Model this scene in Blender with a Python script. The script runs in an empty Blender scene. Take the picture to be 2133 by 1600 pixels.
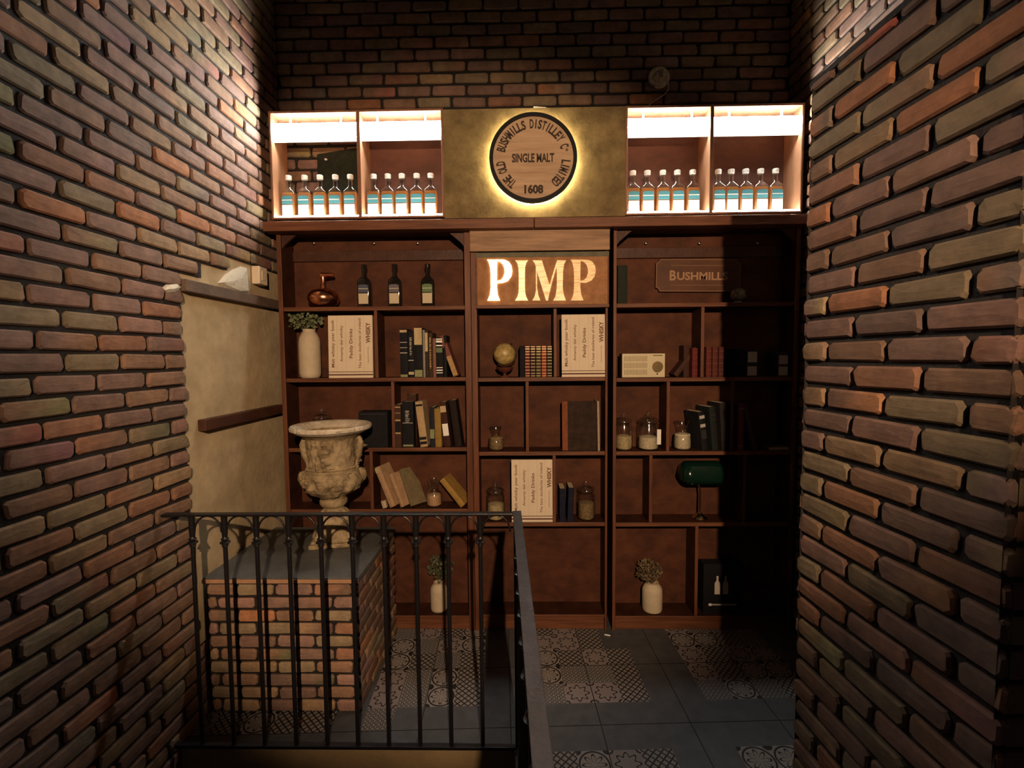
import bpy, bmesh, math, random
from math import sin, cos, pi, radians as R
from mathutils import Vector, Matrix

random.seed(7)
sc = bpy.context.scene
COL = sc.collection

# ------------------------------------------------------------------ camera
F = 970.0                      # focal length in pixels of the 2133 x 1600 frame
YAW, PITCH, ROLL = R(1.0), R(3.3), R(-0.5)
H = 1.80                       # eye height
YF = 3.03                      # front plane of the bookcase
fw = Vector((-sin(YAW)*cos(PITCH), cos(YAW)*cos(PITCH), -sin(PITCH)))
rt0 = Vector((cos(YAW), sin(YAW), 0)); up0 = rt0.cross(fw)
rt = rt0*cos(ROLL) + up0*sin(ROLL); up = -rt0*sin(ROLL) + up0*cos(ROLL)
EYE = Vector((0, 0, H))

def ray(px, py):
    return (fw + rt*((px-1066.5)/F) - up*((py-800)/F))
def at(px, py, Y):
    d = ray(px, py); return EYE + d*(Y/d.y)
def atX(px, py, X):
    d = ray(px, py); return EYE + d*(X/d.x)
def atZ(px, py, Z):
    d = ray(px, py); return EYE + d*((Z-H)/d.z)

H0 = at(1200, 1314, YF).z      # make the floor z = 0 at the foot of the bookcase
EYE.z -= H0; H -= H0

cam_d = bpy.data.cameras.new('camera'); cam = bpy.data.objects.new('camera', cam_d); COL.objects.link(cam)
m = Matrix((rt, up, -fw)).transposed().to_4x4(); m.translation = EYE
cam.matrix_world = m
cam_d.sensor_width = 36.0; cam_d.lens = 36.0*F/2133; cam_d.clip_start = 0.02
sc.camera = cam

# ------------------------------------------------------------------ world, lights, exposure
w = bpy.data.worlds.new('world'); sc.world = w; w.use_nodes = True
bg = w.node_tree.nodes['Background']; bg.inputs[0].default_value = (0.80, 0.62, 0.66, 1); bg.inputs[1].default_value = 0.026
sc.view_settings.view_transform = 'Standard'; sc.view_settings.look = 'None'
sc.view_settings.exposure = 0.0; sc.view_settings.gamma = 1.0; sc.view_settings.use_curve_mapping = False
sc.cycles.max_bounces = 7; sc.cycles.transparent_max_bounces = 24
sc.cycles.caustics_reflective = False; sc.cycles.caustics_refractive = False
sc.cycles.use_denoising = True; sc.cycles.sample_clamp_indirect = 4.0

def spot(name, loc, target, power, col, size, blend, rad):
    d = bpy.data.lights.new(name, 'SPOT'); d.energy = power; d.color = col
    d.spot_size = size; d.spot_blend = blend; d.shadow_soft_size = rad
    o = bpy.data.objects.new(name, d); COL.objects.link(o); o.location = loc
    o.rotation_euler = (Vector(target)-Vector(loc)).to_track_quat('-Z', 'Y').to_euler()
    return o
# ceiling spotlight behind the viewer
spot('ceiling_spotlight', (0.34, -1.4, H+0.92), (-0.27, 3.0, H-0.12), 680, (1.0, 0.66, 0.40), R(56), 0.42, 0.03)

# ------------------------------------------------------------------ tagging
def tag(o, label=None, cat=None, group=None, kind=None):
    if label: o['label'] = label
    if cat: o['category'] = cat
    if group: o['group'] = group
    if kind: o['kind'] = kind
    return o
def thing(name, label, cat, loc, rotz=0.0, group=None, rot=None):
    o = bpy.data.objects.new(name, None); COL.objects.link(o); o.empty_display_size = 0.05
    o.location = loc; o.rotation_euler = rot if rot else (0, 0, rotz)
    return tag(o, label, cat, group)

# ------------------------------------------------------------------ materials
MATS = {}
def pmat(name, col, rough=0.6, metal=0.0, spec=0.5, var=0.0, vscale=8.0, stretch=(1, 1, 1), bump=0.0, bscale=60.0,
         col2=None, emis=None, estr=0.0, coat=0.0):
    if name in MATS: return MATS[name]
    m = bpy.data.materials.new(name); m.use_nodes = True; nt = m.node_tree; b = nt.nodes['Principled BSDF']
    b.inputs['Base Color'].default_value = (*col, 1); b.inputs['Roughness'].default_value = rough
    b.inputs['Metallic'].default_value = metal; b.inputs['Specular IOR Level'].default_value = spec
    b.inputs['Coat Weight'].default_value = coat
    if emis: b.inputs['Emission Color'].default_value = (*emis, 1); b.inputs['Emission Strength'].default_value = estr
    if var or col2 or bump:
        tc = nt.nodes.new('ShaderNodeTexCoord'); mp = nt.nodes.new('ShaderNodeMapping')
        mp.inputs['Scale'].default_value = stretch; nt.links.new(tc.outputs['Object'], mp.inputs[0])
    if var or col2:
        n = nt.nodes.new('ShaderNodeTexNoise'); n.inputs['Scale'].default_value = vscale; n.inputs['Detail'].default_value = 6
        n.inputs['Roughness'].default_value = 0.65
        nt.links.new(mp.outputs[0], n.inputs['Vector'])
        r = nt.nodes.new('ShaderNodeValToRGB'); r.color_ramp.elements[0].position = 0.3; r.color_ramp.elements[1].position = 0.72
        a = tuple(c*(1-var) for c in col); c2 = col2 if col2 else tuple(min(1, c*(1+var)) for c in col)
        r.color_ramp.elements[0].color = (*a, 1); r.color_ramp.elements[1].color = (*c2, 1)
        nt.links.new(n.outputs['Fac'], r.inputs[0]); nt.links.new(r.outputs[0], b.inputs['Base Color'])
    if bump:
        n2 = nt.nodes.new('ShaderNodeTexNoise'); n2.inputs['Scale'].default_value = bscale; n2.inputs['Detail'].default_value = 4
        nt.links.new(mp.outputs[0], n2.inputs['Vector'])
        bp = nt.nodes.new('ShaderNodeBump'); bp.inputs['Strength'].default_value = bump; bp.inputs['Distance'].default_value = 0.01
        nt.links.new(n2.outputs['Fac'], bp.inputs['Height']); nt.links.new(bp.outputs[0], b.inputs['Normal'])
    MATS[name] = m; return m

def glassmat(name, tint, refl=0.12, alpha_mix=None, rough=0.10, body=None, bodyw=0.0):
    """thin clear glass: a tinted see-through layer under a gloss that strengthens at grazing angles"""
    if name in MATS: return MATS[name]
    m = bpy.data.materials.new(name); m.use_nodes = True; nt = m.node_tree
    for n in list(nt.nodes): nt.nodes.remove(n)
    out = nt.nodes.new('ShaderNodeOutputMaterial'); tr = nt.nodes.new('ShaderNodeBsdfTransparent'); tr.inputs[0].default_value = (*tint, 1)
    gl = nt.nodes.new('ShaderNodeBsdfGlossy'); gl.inputs['Roughness'].default_value = rough; gl.inputs[0].default_value = (1, 1, 1, 1)
    lw = nt.nodes.new('ShaderNodeLayerWeight'); lw.inputs['Blend'].default_value = 0.35
    mr = nt.nodes.new('ShaderNodeMapRange'); mr.inputs['To Min'].default_value = refl*0.35; mr.inputs['To Max'].default_value = min(1, refl*4)
    nt.links.new(lw.outputs['Facing'], mr.inputs['Value'])
    mx = nt.nodes.new('ShaderNodeMixShader'); nt.links.new(mr.outputs[0], mx.inputs[0])
    src = tr
    if body:
        df = nt.nodes.new('ShaderNodeBsdfTranslucent'); df.inputs[0].default_value = (*body, 1)
        d2 = nt.nodes.new('ShaderNodeBsdfDiffuse'); d2.inputs[0].default_value = (*body, 1)
        m3 = nt.nodes.new('ShaderNodeMixShader'); m3.inputs[0].default_value = 0.5
        nt.links.new(df.outputs[0], m3.inputs[1]); nt.links.new(d2.outputs[0], m3.inputs[2])
        m2 = nt.nodes.new('ShaderNodeMixShader'); m2.inputs[0].default_value = bodyw
        nt.links.new(tr.outputs[0], m2.inputs[1]); nt.links.new(m3.outputs[0], m2.inputs[2]); src = m2
    nt.links.new(src.outputs[0], mx.inputs[1]); nt.links.new(gl.outputs[0], mx.inputs[2]); nt.links.new(mx.outputs[0], out.inputs[0])
    MATS[name] = m; return m

def paper(name, c):
    """thin paper that light shines through"""
    m = bpy.data.materials.new(name); m.use_nodes = True; nt = m.node_tree
    for n in list(nt.nodes): nt.nodes.remove(n)
    out = nt.nodes.new('ShaderNodeOutputMaterial'); a = nt.nodes.new('ShaderNodeBsdfDiffuse'); b = nt.nodes.new('ShaderNodeBsdfTranslucent')
    a.inputs[0].default_value = (*c, 1); b.inputs[0].default_value = (*c, 1); mx = nt.nodes.new('ShaderNodeMixShader'); mx.inputs[0].default_value = 0.5
    nt.links.new(a.outputs[0], mx.inputs[1]); nt.links.new(b.outputs[0], mx.inputs[2]); nt.links.new(mx.outputs[0], out.inputs[0]); return m
def emat(name, col, s):
    if name in MATS: return MATS[name]
    m = bpy.data.materials.new(name); m.use_nodes = True; nt = m.node_tree; b = nt.nodes['Principled BSDF']
    b.inputs['Base Color'].default_value = (0.8, 0.8, 0.8, 1)
    b.inputs['Emission Color'].default_value = (*col, 1); b.inputs['Emission Strength'].default_value = s
    MATS[name] = m; return m

def brickmat():
    m = bpy.data.materials.new('brick'); m.use_nodes = True; nt = m.node_tree; b = nt.nodes['Principled BSDF']
    at_ = nt.nodes.new('ShaderNodeAttribute'); at_.attribute_name = 'tint'
    tc = nt.nodes.new('ShaderNodeTexCoord')
    n = nt.nodes.new('ShaderNodeTexNoise'); n.inputs['Scale'].default_value = 14; n.inputs['Detail'].default_value = 7; n.inputs['Roughness'].default_value = 0.7
    nt.links.new(tc.outputs['Object'], n.inputs['Vector'])
    r = nt.nodes.new('ShaderNodeValToRGB'); r.color_ramp.elements[0].position = 0.3; r.color_ramp.elements[1].position = 0.7
    r.color_ramp.elements[0].color = (0.62, 0.62, 0.64, 1); r.color_ramp.elements[1].color = (1.25, 1.2, 1.15, 1)
    nt.links.new(n.outputs['Fac'], r.inputs[0])
    mx = nt.nodes.new('ShaderNodeMix'); mx.data_type = 'RGBA'; mx.blend_type = 'MULTIPLY'; mx.inputs[0].default_value = 1
    nt.links.new(at_.outputs['Color'], mx.inputs[6]); nt.links.new(r.outputs[0], mx.inputs[7])
    nt.links.new(mx.outputs[2], b.inputs['Base Color'])
    b.inputs['Roughness'].default_value = 0.85; b.inputs['Specular IOR Level'].default_value = 0.25
    n2 = nt.nodes.new('ShaderNodeTexNoise'); n2.inputs['Scale'].default_value = 55; n2.inputs['Detail'].default_value = 6
    mp = nt.nodes.new('ShaderNodeMapping'); mp.inputs['Scale'].default_value = (0.5, 0.5, 1.6)
    nt.links.new(tc.outputs['Object'], mp.inputs[0]); nt.links.new(mp.outputs[0], n2.inputs['Vector'])
    bp = nt.nodes.new('ShaderNodeBump'); bp.inputs['Strength'].default_value = 0.3; bp.inputs['Distance'].default_value = 0.008
    nt.links.new(n2.outputs['Fac'], bp.inputs['Height']); nt.links.new(bp.outputs[0], b.inputs['Normal'])
    return m
M_BRICK = brickmat()
M_MORTAR = pmat('dark_mortar', (0.009, 0.007, 0.007), 0.95, bump=0.5)
def wood(name, col, col2, stretch=(1, 1, 8), rough=0.5, bump=0.15, vs=3.0, spec=0.25):
    return pmat(name, col, rough, spec=spec, var=0.25, col2=col2, vscale=vs, stretch=stretch, bump=bump, bscale=22)
M_WOODH = wood('stained_wood_horizontal', (0.095, 0.034, 0.018), (0.185, 0.072, 0.034), (1, 6, 14))
M_WOODV = wood('stained_wood_upright', (0.095, 0.034, 0.018), (0.175, 0.066, 0.032), (12, 6, 1))
M_BACK = wood('stained_back_panel', (0.055, 0.018, 0.009), (0.110, 0.037, 0.017), (1.2, 1, 1.6), rough=0.75, vs=5)
M_SIDEW = wood('shade_toned_sides', (0.032, 0.012, 0.007), (0.060, 0.022, 0.012), (3, 2, 3), spec=0.15)  # shade on the board sides put into a darker wood tone
M_DARKW = wood('dark_stained_board', (0.045, 0.018, 0.012), (0.085, 0.035, 0.02), (3, 2, 3))
M_HEAD = wood('worn_brown_board', (0.20, 0.11, 0.058), (0.38, 0.23, 0.13), (1, 4, 12))
M_CABW = wood('pale_cabinet_wood', (0.30, 0.15, 0.08), (0.42, 0.22, 0.12), (6, 6, 1))
M_CABE = wood('brown_cabinet_edge', (0.17, 0.08, 0.05), (0.26, 0.13, 0.08), (6, 6, 2))
M_CABB = wood('rosy_cabinet_back', (0.085, 0.036, 0.025), (0.125, 0.053, 0.036), (1, 1, 2))
M_PANEL = pmat('ochre_painted_board', (0.125, 0.088, 0.040), 0.8, spec=0.2, var=0.3, col2=(0.21, 0.155, 0.072), vscale=9, bump=0.2)
M_PLASTER = pmat('beige_plaster', (0.40, 0.31, 0.185), 0.9, var=0.2, col2=(0.50, 0.395, 0.24), vscale=6, bump=0.3, bscale=25)
M_RUBBLE = pmat('white_plaster', (0.62, 0.60, 0.52), 0.95, bump=0.9, bscale=60)
M_IRON = pmat('black_wrought_iron', (0.012, 0.011, 0.013), 0.38, metal=0.3, spec=0.5, bump=0.15, bscale=90)
M_IRONTOP = pmat('worn_grey_iron', (0.032, 0.029, 0.033), 0.65, spec=0.2, metal=0.1, var=0.3, vscale=20, bump=0.3, bscale=80)
M_GREY = pmat('grey_stone_slab', (0.075, 0.078, 0.075), 0.6, var=0.35, vscale=9, bump=0.2)
M_BLACK = pmat('black', (0.010, 0.010, 0.012), 0.6, spec=0.15)
M_STEEL = pmat('bright_steel', (0.6, 0.6, 0.6), 0.3, metal=1)
M_CREAM = pmat('cream_paper', (0.66, 0.56, 0.42), 0.75, var=0.08, vscale=6)
M_PAGES = pmat('old_pages', (0.50, 0.40, 0.25), 0.9, var=0.15, vscale=40, stretch=(12, 1, 1))
M_WHITE = pmat('white_label', (0.80, 0.78, 0.72), 0.6)
M_GOLD = pmat('dull_gold', (0.55, 0.42, 0.22), 0.45, metal=0.4)
M_SILVER = pmat('pale_silver_foil', (0.50, 0.48, 0.44), 0.5, metal=0.2)
M_INK = pmat('brown_ink', (0.17, 0.085, 0.05), 0.8)
M_STONEWARE = pmat('cream_stoneware', (0.50, 0.42, 0.30), 0.7, var=0.12, vscale=10, bump=0.25, bscale=50)

# ------------------------------------------------------------------ mesh helpers
class MB:
    def __init__(s): s.v = []; s.f = []; s.mi = []; s.c = []
    def add(s, vs, fs, mi=0):
        n = len(s.v); s.v += [tuple(v) for v in vs]; s.f += [tuple(i+n for i in f) for f in fs]; s.mi += [mi]*len(fs); return s
    def box(s, x0, x1, y0, y1, z0, z1, mi=0, M=None):
        vs = [Vector((x, y, z)) for x in (x0, x1) for y in (y0, y1) for z in (z0, z1)]
        if M: vs = [M @ v for v in vs]
        return s.add(vs, [(0, 1, 3, 2), (4, 6, 7, 5), (0, 4, 5, 1), (2, 3, 7, 6), (0, 2, 6, 4), (1, 5, 7, 3)], mi)
    def lathe(s, prof, n=32, c=(0, 0, 0), sx=1.0, sy=1.0, fn=None, mi=0, sq=0.0):
        vs = []
        for k, (r, z) in enumerate(prof):
            for i in range(n):
                a = 2*pi*i/n; rr = r
                if fn: rr = r + fn(a, z, r)
                ca, sa = cos(a), sin(a)
                if sq:
                    e = 1.0/max(abs(ca), abs(sa)); rr *= 1+(e-1)*sq
                vs.append((c[0]+rr*ca*sx, c[1]+rr*sa*sy, c[2]+z))
        fs = []
        for k in range(len(prof)-1):
            for i in range(n):
                j = (i+1) % n; fs.append((k*n+i, k*n+j, (k+1)*n+j, (k+1)*n+i))
        if prof[0][0] > 1e-6: fs.append(tuple(range(n-1, -1, -1)))
        if prof[-1][0] > 1e-6: fs.append(tuple((len(prof)-1)*n+i for i in range(n)))
        return s.add(vs, fs, mi)
    def tube(s, path, r, n=8, mi=0, closed=False):
        P = [Vector(p) for p in path]; N = len(P); vs = []
        rr = r if isinstance(r, (list, tuple)) else [r]*N
        prev = None
        for i, p in enumerate(P):
            if closed: t = P[(i+1) % N]-P[i-1]
            else: t = P[min(i+1, N-1)]-P[max(i-1, 0)]
            t.normalize()
            if prev is None:
                a = Vector((0, 0, 1)) if abs(t.z) < 0.9 else Vector((1, 0, 0)); u = t.cross(a).normalized()
            else:
                u = (prev - t*prev.dot(t)).normalized()
            prev = u; v = t.cross(u)
            for k in range(n):
                a = 2*pi*k/n; vs.append(p+u*rr[i]*cos(a)+v*rr[i]*sin(a))
        fs = []
        for i in range(N if closed else N-1):
            j = (i+1) % N
            for k in range(n):
                l = (k+1) % n; fs.append((i*n+k, i*n+l, j*n+l, j*n+k))
        if not closed: fs.append(tuple(range(n-1, -1, -1))); fs.append(tuple((N-1)*n+k for k in range(n)))
        return s.add(vs, fs, mi)
    def prism(s, poly, y0, y1, mi=0):       # poly in (x, z), extruded along y
        n = len(poly)
        vs = [(x, y0, z) for x, z in poly]+[(x, y1, z) for x, z in poly]
        fs = [tuple(range(n)), tuple(range(2*n-1, n-1, -1))]+[(i, i+n, (i+1) % n+n, (i+1) % n) for i in range(n)]
        return s.add(vs, fs, mi)
    def ball(s, c, r, n=16, m=10, sc_=(1, 1, 1), mi=0, fn=None):
        vs = []; fs = []
        for j in range(m+1):
            t = pi*j/m
            for i in range(n):
                a = 2*pi*i/n; d = Vector((sin(t)*cos(a), sin(t)*sin(a), cos(t)))
                q = r*(1+(fn(d) if fn else 0)); vs.append((c[0]+d.x*q*sc_[0], c[1]+d.y*q*sc_[1], c[2]+d.z*q*sc_[2]))
        for j in range(m):
            for i in range(n):
                k = (i+1) % n; fs.append((j*n+i, (j+1)*n+i, (j+1)*n+k, j*n+k))
        return s.add(vs, fs, mi)
    def mesh(s, name, mats, smooth=False):
        me = bpy.data.meshes.new(name); me.from_pydata(s.v, [], s.f)
        if not isinstance(mats, (list, tuple)): mats = [mats]
        for m in mats: me.materials.append(m)
        if len(mats) > 1:
            me.polygons.foreach_set('material_index', s.mi)
        me.validate(); 
        bm = bmesh.new(); bm.from_mesh(me); bmesh.ops.recalc_face_normals(bm, faces=bm.faces)
        if smooth: bmesh.ops.remove_doubles(bm, verts=bm.verts, dist=1e-6)
        bm.to_mesh(me); bm.free()
        if smooth:
            me.polygons.foreach_set('use_smooth', [True]*len(me.polygons))
            try: me.set_sharp_from_angle(angle=R(40))
            except Exception: pass
        return me
    def build(s, name, mats, parent=None, smooth=False, loc=None, bevel=0.0, rot=None):
        o = bpy.data.objects.new(name, s.mesh(name, mats, smooth)); COL.objects.link(o)
        if parent: o.parent = parent
        if loc is not None: o.location = loc
        if rot is not None: o.rotation_euler = rot
        if bevel:
            b = o.modifiers.new('bevel', 'BEVEL'); b.width = bevel; b.segments = 2; b.limit_method = 'ANGLE'
        return o

def copy_tree(o, parent=None):
    c = o.copy(); COL.objects.link(c)
    if parent: c.parent = parent
    for ch in [x for x in bpy.data.objects if x.parent == o]: copy_tree(ch, c)
    return c

_glyph = {}
def glyph_mesh(txt, bold=0.0):
    """mesh data (verts, faces, width) of a line of text set in the built-in face, height about 0.7"""
    key = (txt, bold)
    if key in _glyph: return _glyph[key]
    c = bpy.data.curves.new('t', 'FONT'); c.body = txt; c.size = 1.0; c.offset = bold; c.resolution_u = 3
    o = bpy.data.objects.new('t', c); COL.objects.link(o)
    dg = bpy.context.evaluated_depsgraph_get(); me = bpy.data.meshes.new_from_object(o.evaluated_get(dg))
    vs = [v.co.copy() for v in me.vertices]; fs = [tuple(p.vertices) for p in me.polygons]
    bpy.data.objects.remove(o); bpy.data.curves.remove(c); bpy.data.meshes.remove(me)
    x0 = min((v.x for v in vs), default=0); x1 = max((v.x for v in vs), default=0)
    vs = [Vector((v.x-x0, v.y, 0)) for v in vs]
    _glyph[key] = (vs, fs, x1-x0); return _glyph[key]
def text_into(mb, txt, cx, cz, y, h, wdt=None, ang=0.0, bold=0.0, mi=0):
    """centre a line of text at (cx, cz) on the plane y, facing -Y; capital height h, total width wdt"""
    vs, fs, W = glyph_mesh(txt, bold)
    if not vs: return
    s = h/0.7; sx = s if wdt is None else wdt/max(W, 1e-6)
    ca, sa = cos(ang), sin(ang); out = []
    for v in vs:
        x = (v.x-W/2)*sx; z = v.y*s-h/2
        out.append((cx+x*ca-z*sa, y, cz+x*sa+z*ca))
    mb.add(out, fs, mi)

# ------------------------------------------------------------------ brickwork
TINTS = [((0.195, 0.120, 0.080), 6), ((0.190, 0.148, 0.095), 4), ((0.230, 0.122, 0.078), 3), ((0.175, 0.112, 0.090), 6),
         ((0.240, 0.165, 0.098), 3), ((0.205, 0.125, 0.100), 4), ((0.150, 0.102, 0.082), 2), ((0.290, 0.135, 0.070), 1)]
TL = [t for t, k in TINTS for _ in range(k)]
BL, BH, JT = 0.238, 0.0785, 0.0150
class Bricks:
    def __init__(s): s.mb = MB(); s.col = []
    def quad_backing(s, O, U, V, N, u0, u1, v0, v1, depth):
        if u1-u0 < 1e-4: return
        p = [O+U*u+V*v-N*depth for u, v in ((u0, v0), (u1, v0), (u1, v1), (u0, v1))]
        s.mb.add(p, [(0, 1, 2, 3)], 1); s.col += [(0.02, 0.015, 0.014)]*4
    def brick(s, O, U, V, N, u0, u1, v0, v1, depth, bright=1.0):
        if u1-u0 < 0.02: return
        c = min(0.0105, (u1-u0)/3); e = 0.006; j = lambda a: random.uniform(-a, a)
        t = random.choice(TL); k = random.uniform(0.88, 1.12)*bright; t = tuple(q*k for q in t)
        base = [(u0+c, v0), (u1-c, v0), (u1, v0+c), (u1, v1-c), (u1-c, v1), (u0+c, v1), (u0, v1-c), (u0, v0+c)]
        um, vm = (u0+u1)/2, (v0+v1)/2; ring0 = []; ring1 = []; ring2 = []
        dz = j(0.003)
        for (u, v) in base:
            u += j(0.0035); v += j(0.003)
            ring0.append(O+U*u+V*v-N*depth)
            ring1.append(O+U*u+V*v-N*(e+0.001-dz))
            uu = u+(um-u)/max(abs(um-u), 1e-6)*e; vv = v+(vm-v)/max(abs(vm-v), 1e-6)*e
            ring2.append(O+U*uu+V*vv+N*(dz+j(0.0012)))
        vs = ring0+ring1+ring2; fs = []
        for a in (0, 8):
            for i in range(8):
                q = (i+1) % 8; fs.append((a+i, a+q, a+8+q, a+8+i))
        # front fan: centre spine keeps the face slightly domed
        m0 = O+U*(u0+(u1-u0)*0.25)+V*vm+N*(dz+0.002); m1 = O+U*(u0+(u1-u0)*0.75)+V*vm+N*(dz+0.002)
        vs += [m0, m1]; L = 24; Q = 25
        fs += [(16, 17, Q, L), (17, 18, Q), (18, 19, Q), (19, 20, Q), (20, 21, L, Q), (21, 22, L), (22, 23, L), (23, 16, L)]
        s.mb.add(vs, fs, 0)
        two = random.random() < 0.22; t2 = tuple(q*random.uniform(0.8, 1.2) for q in random.choice(TL)) if two else t
        for grp in (0, 8, 16):
            for (u, v) in base: s.col.append(t2 if u > um else t)
        s.col += [t, t2]
    def wall(s, O, U, V, N, ulen, vlen, hole=None, half0=False, depth=0.014, bl=BL, bh=BH, bright=1.0, off=0.0, skip=None, ustart=0.0):
        """hole(v0, v1) -> list of (ua, ub) intervals with no brick; half0 anchors the bond at u = 0 with half bricks"""
        n = int(math.ceil(vlen/bh)); JTs = JT*bh/BH
        for r in range(n):
            v0 = r*bh; v1 = min(v0+bh, vlen)
            if v1-v0 < 0.03: continue
            gaps = sorted(hole((v0+v1)/2)) if hole else []
            segs = []; a = ustart
            for ga, gb in gaps:
                if ga > a: segs.append((a, min(ga, ulen)))
                a = max(a, gb)
            if a < ulen: segs.append((a, ulen))
            for a, b in segs: s.quad_backing(O, U, V, N, a, b, v0, v1, depth)
            st = (-bl/2 if r % 2 else 0.0)+(0 if half0 else random.uniform(-0.02, 0.02))+off
            k = int(math.floor((ustart-st)/bl))
            while st+k*bl < ulen:
                x0 = st+k*bl+JTs/2; x1 = st+(k+1)*bl-JTs/2; k += 1
                x0 = max(x0, ustart+0.002); x1 = min(x1, ulen-0.002)
                for a, b in segs:
                    y0, y1 = max(x0, a), min(x1, b)
                    if y1-y0 > 0.03 and not (skip and skip((y0+y1)/2, (v0+v1)/2)):
                        s.brick(O, U, V, N, y0, y1, v0+JTs/2, v1-JTs/2, depth, bright)
    def build(s, name, parent=None):
        me = bpy.data.meshes.new(name); me.from_pydata([tuple(v) for v in s.mb.v], [], s.mb.f)
        me.materials.append(M_BRICK); me.materials.append(M_MORTAR)
        me.polygons.foreach_set('material_index', s.mb.mi)
        ca = me.color_attributes.new('tint', 'FLOAT_COLOR', 'POINT')
        flat = []
        for c in s.col: flat += [c[0], c[1], c[2], 1.0]
        ca.data.foreach_set('color', flat); me.update()
        o = bpy.data.objects.new(name, me); COL.objects.link(o)
        if parent: o.parent = parent
        return o
X_, Y_, Z_ = Vector((1, 0, 0)), Vector((0, 1, 0)), Vector((0, 0, 1))

# ------------------------------------------------------------------ the setting
XL = at(549, 400, YF).x                  # left wall face
XR = at(1688, 100, YF).x                 # upper right wall face
YB = YF+0.215                            # back brick wall face
CEIL = 4.55
ZLOW = -1.35
GAM = R(2.3)                             # floor tiles, handrail and right pier stand slightly askew
TD = Vector((-sin(GAM), cos(GAM), 0)); TU = Vector((cos(GAM), sin(GAM), 0))
YRAIL = 2.06

# left wall with the patch where the bricks are off and plaster shows
pe0 = atX(376, 640, XL); pe1 = atX(409, 1140, XL); YP0 = (pe0.y+pe1.y)/2
ZB1 = atX(385, 590, XL).z                # upper wooden rail
zt_a = atX(400, 566, XL).z; zt_b = atX(540, 550, XL).z
def lhole(v):
    z = v+ZLOW
    if z < 0.35: return []
    if z < zt_a: return [(YP0+random.uniform(-0.01, 0.01), 3.3)]
    t = (z-zt_a)/(zt_b-zt_a)
    if t < 1: return [(YP0+0.1+t*0.45, 3.3)]
    return []
b = Bricks(); b.wall(Vector((XL, 0, ZLOW)), Y_, Z_, X_, YB+0.03, CEIL-ZLOW, hole=lhole)
tag(b.build('wall_left'), kind='structure')
pl = MB(); pl.box(XL-0.10, XL-0.022, YP0-0.1, YB+0.05, 0.2, zt_b+0.15)
tag(pl.build('trim_1', M_PLASTER), 'beige plaster laid bare where the brick facing is missing', kind='structure')

# back wall
b = Bricks(); ZBW = at(1000, 470, YB).z
hx = at(1440, 190, YB)
def bskip(u, v): 
    x = u+XL; z = v+ZBW
    return abs(x-hx.x) < 0.13 and abs(z-hx.z) < 0.035
b.wall(Vector((XL, YB, ZBW)), X_, Z_, -Y_, XR-XL, CEIL-ZBW, bright=0.85, skip=bskip)
bb = b.build('wall_back'); tag(bb, kind='structure')
MB().box(XL-0.1, XR+0.1, YB+0.02, YB+0.1, -0.1, CEIL).build('wall_back_core', M_MORTAR, bb)

# right wall (far, mostly hidden behind the pier)
b = Bricks(); b.wall(Vector((XR, YB+0.02, 0)), -Y_, Z_, -X_, YB-0.3, CEIL, bright=0.9)
tag(b.build('wall_right'), kind='structure')

# right pier, nearer, with its own top
pc = at(1670, 800, 1.72); ZPT = at(1684, 172, 1.72).z
D_ = Vector((sin(R(2.9)), -cos(R(2.9)), 0))          # from the far corner toward the viewer
Nn = Vector((-D_.y*-1, 0, 0)); Nn = Vector((-cos(R(2.9)), -sin(R(2.9)), 0))
PC = Vector((pc.x, 1.72, 0)); PLEN = 0.708; PTH = XR-pc.x-0.02
b = Bricks()
b.wall(PC, D_, Z_, Nn, PLEN, ZPT, half0=True, off=0.0, bright=0.74)  # visible face tinted darker, its weak light put into the brick colour
E2 = -Nn
b.wall(PC+E2*PTH, -E2, Z_, -D_, PTH, ZPT, half0=True)
b.wall(PC+D_*PLEN, E2, Z_, D_, PTH, ZPT, half0=True)
pr = b.build('wall_right_pier'); tag(pr, 'thick brick pier standing forward on the right', kind='structure')
cp = MB(); q = [PC-D_*0.0, PC+E2*PTH, PC+E2*PTH+D_*PLEN, PC+D_*PLEN]
cp.add([v+Z_*(ZPT-0.02) for v in q]+[v+Z_*(ZPT-0.001) for v in q], [(0, 1, 2, 3), (4, 5, 6, 7), (0, 1, 5, 4), (1, 2, 6, 5), (2, 3, 7, 6), (3, 0, 4, 7)])
cp.build('pier_top', M_MORTAR, pr)

MB().box(XL-0.2, XR+0.2, -2.4, YB+0.1, CEIL, CEIL+0.1).build('ceiling', pmat('dark_ceiling', (0.03, 0.026, 0.024), 0.9))
tag(bpy.data.objects['ceiling'], kind='structure')

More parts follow.
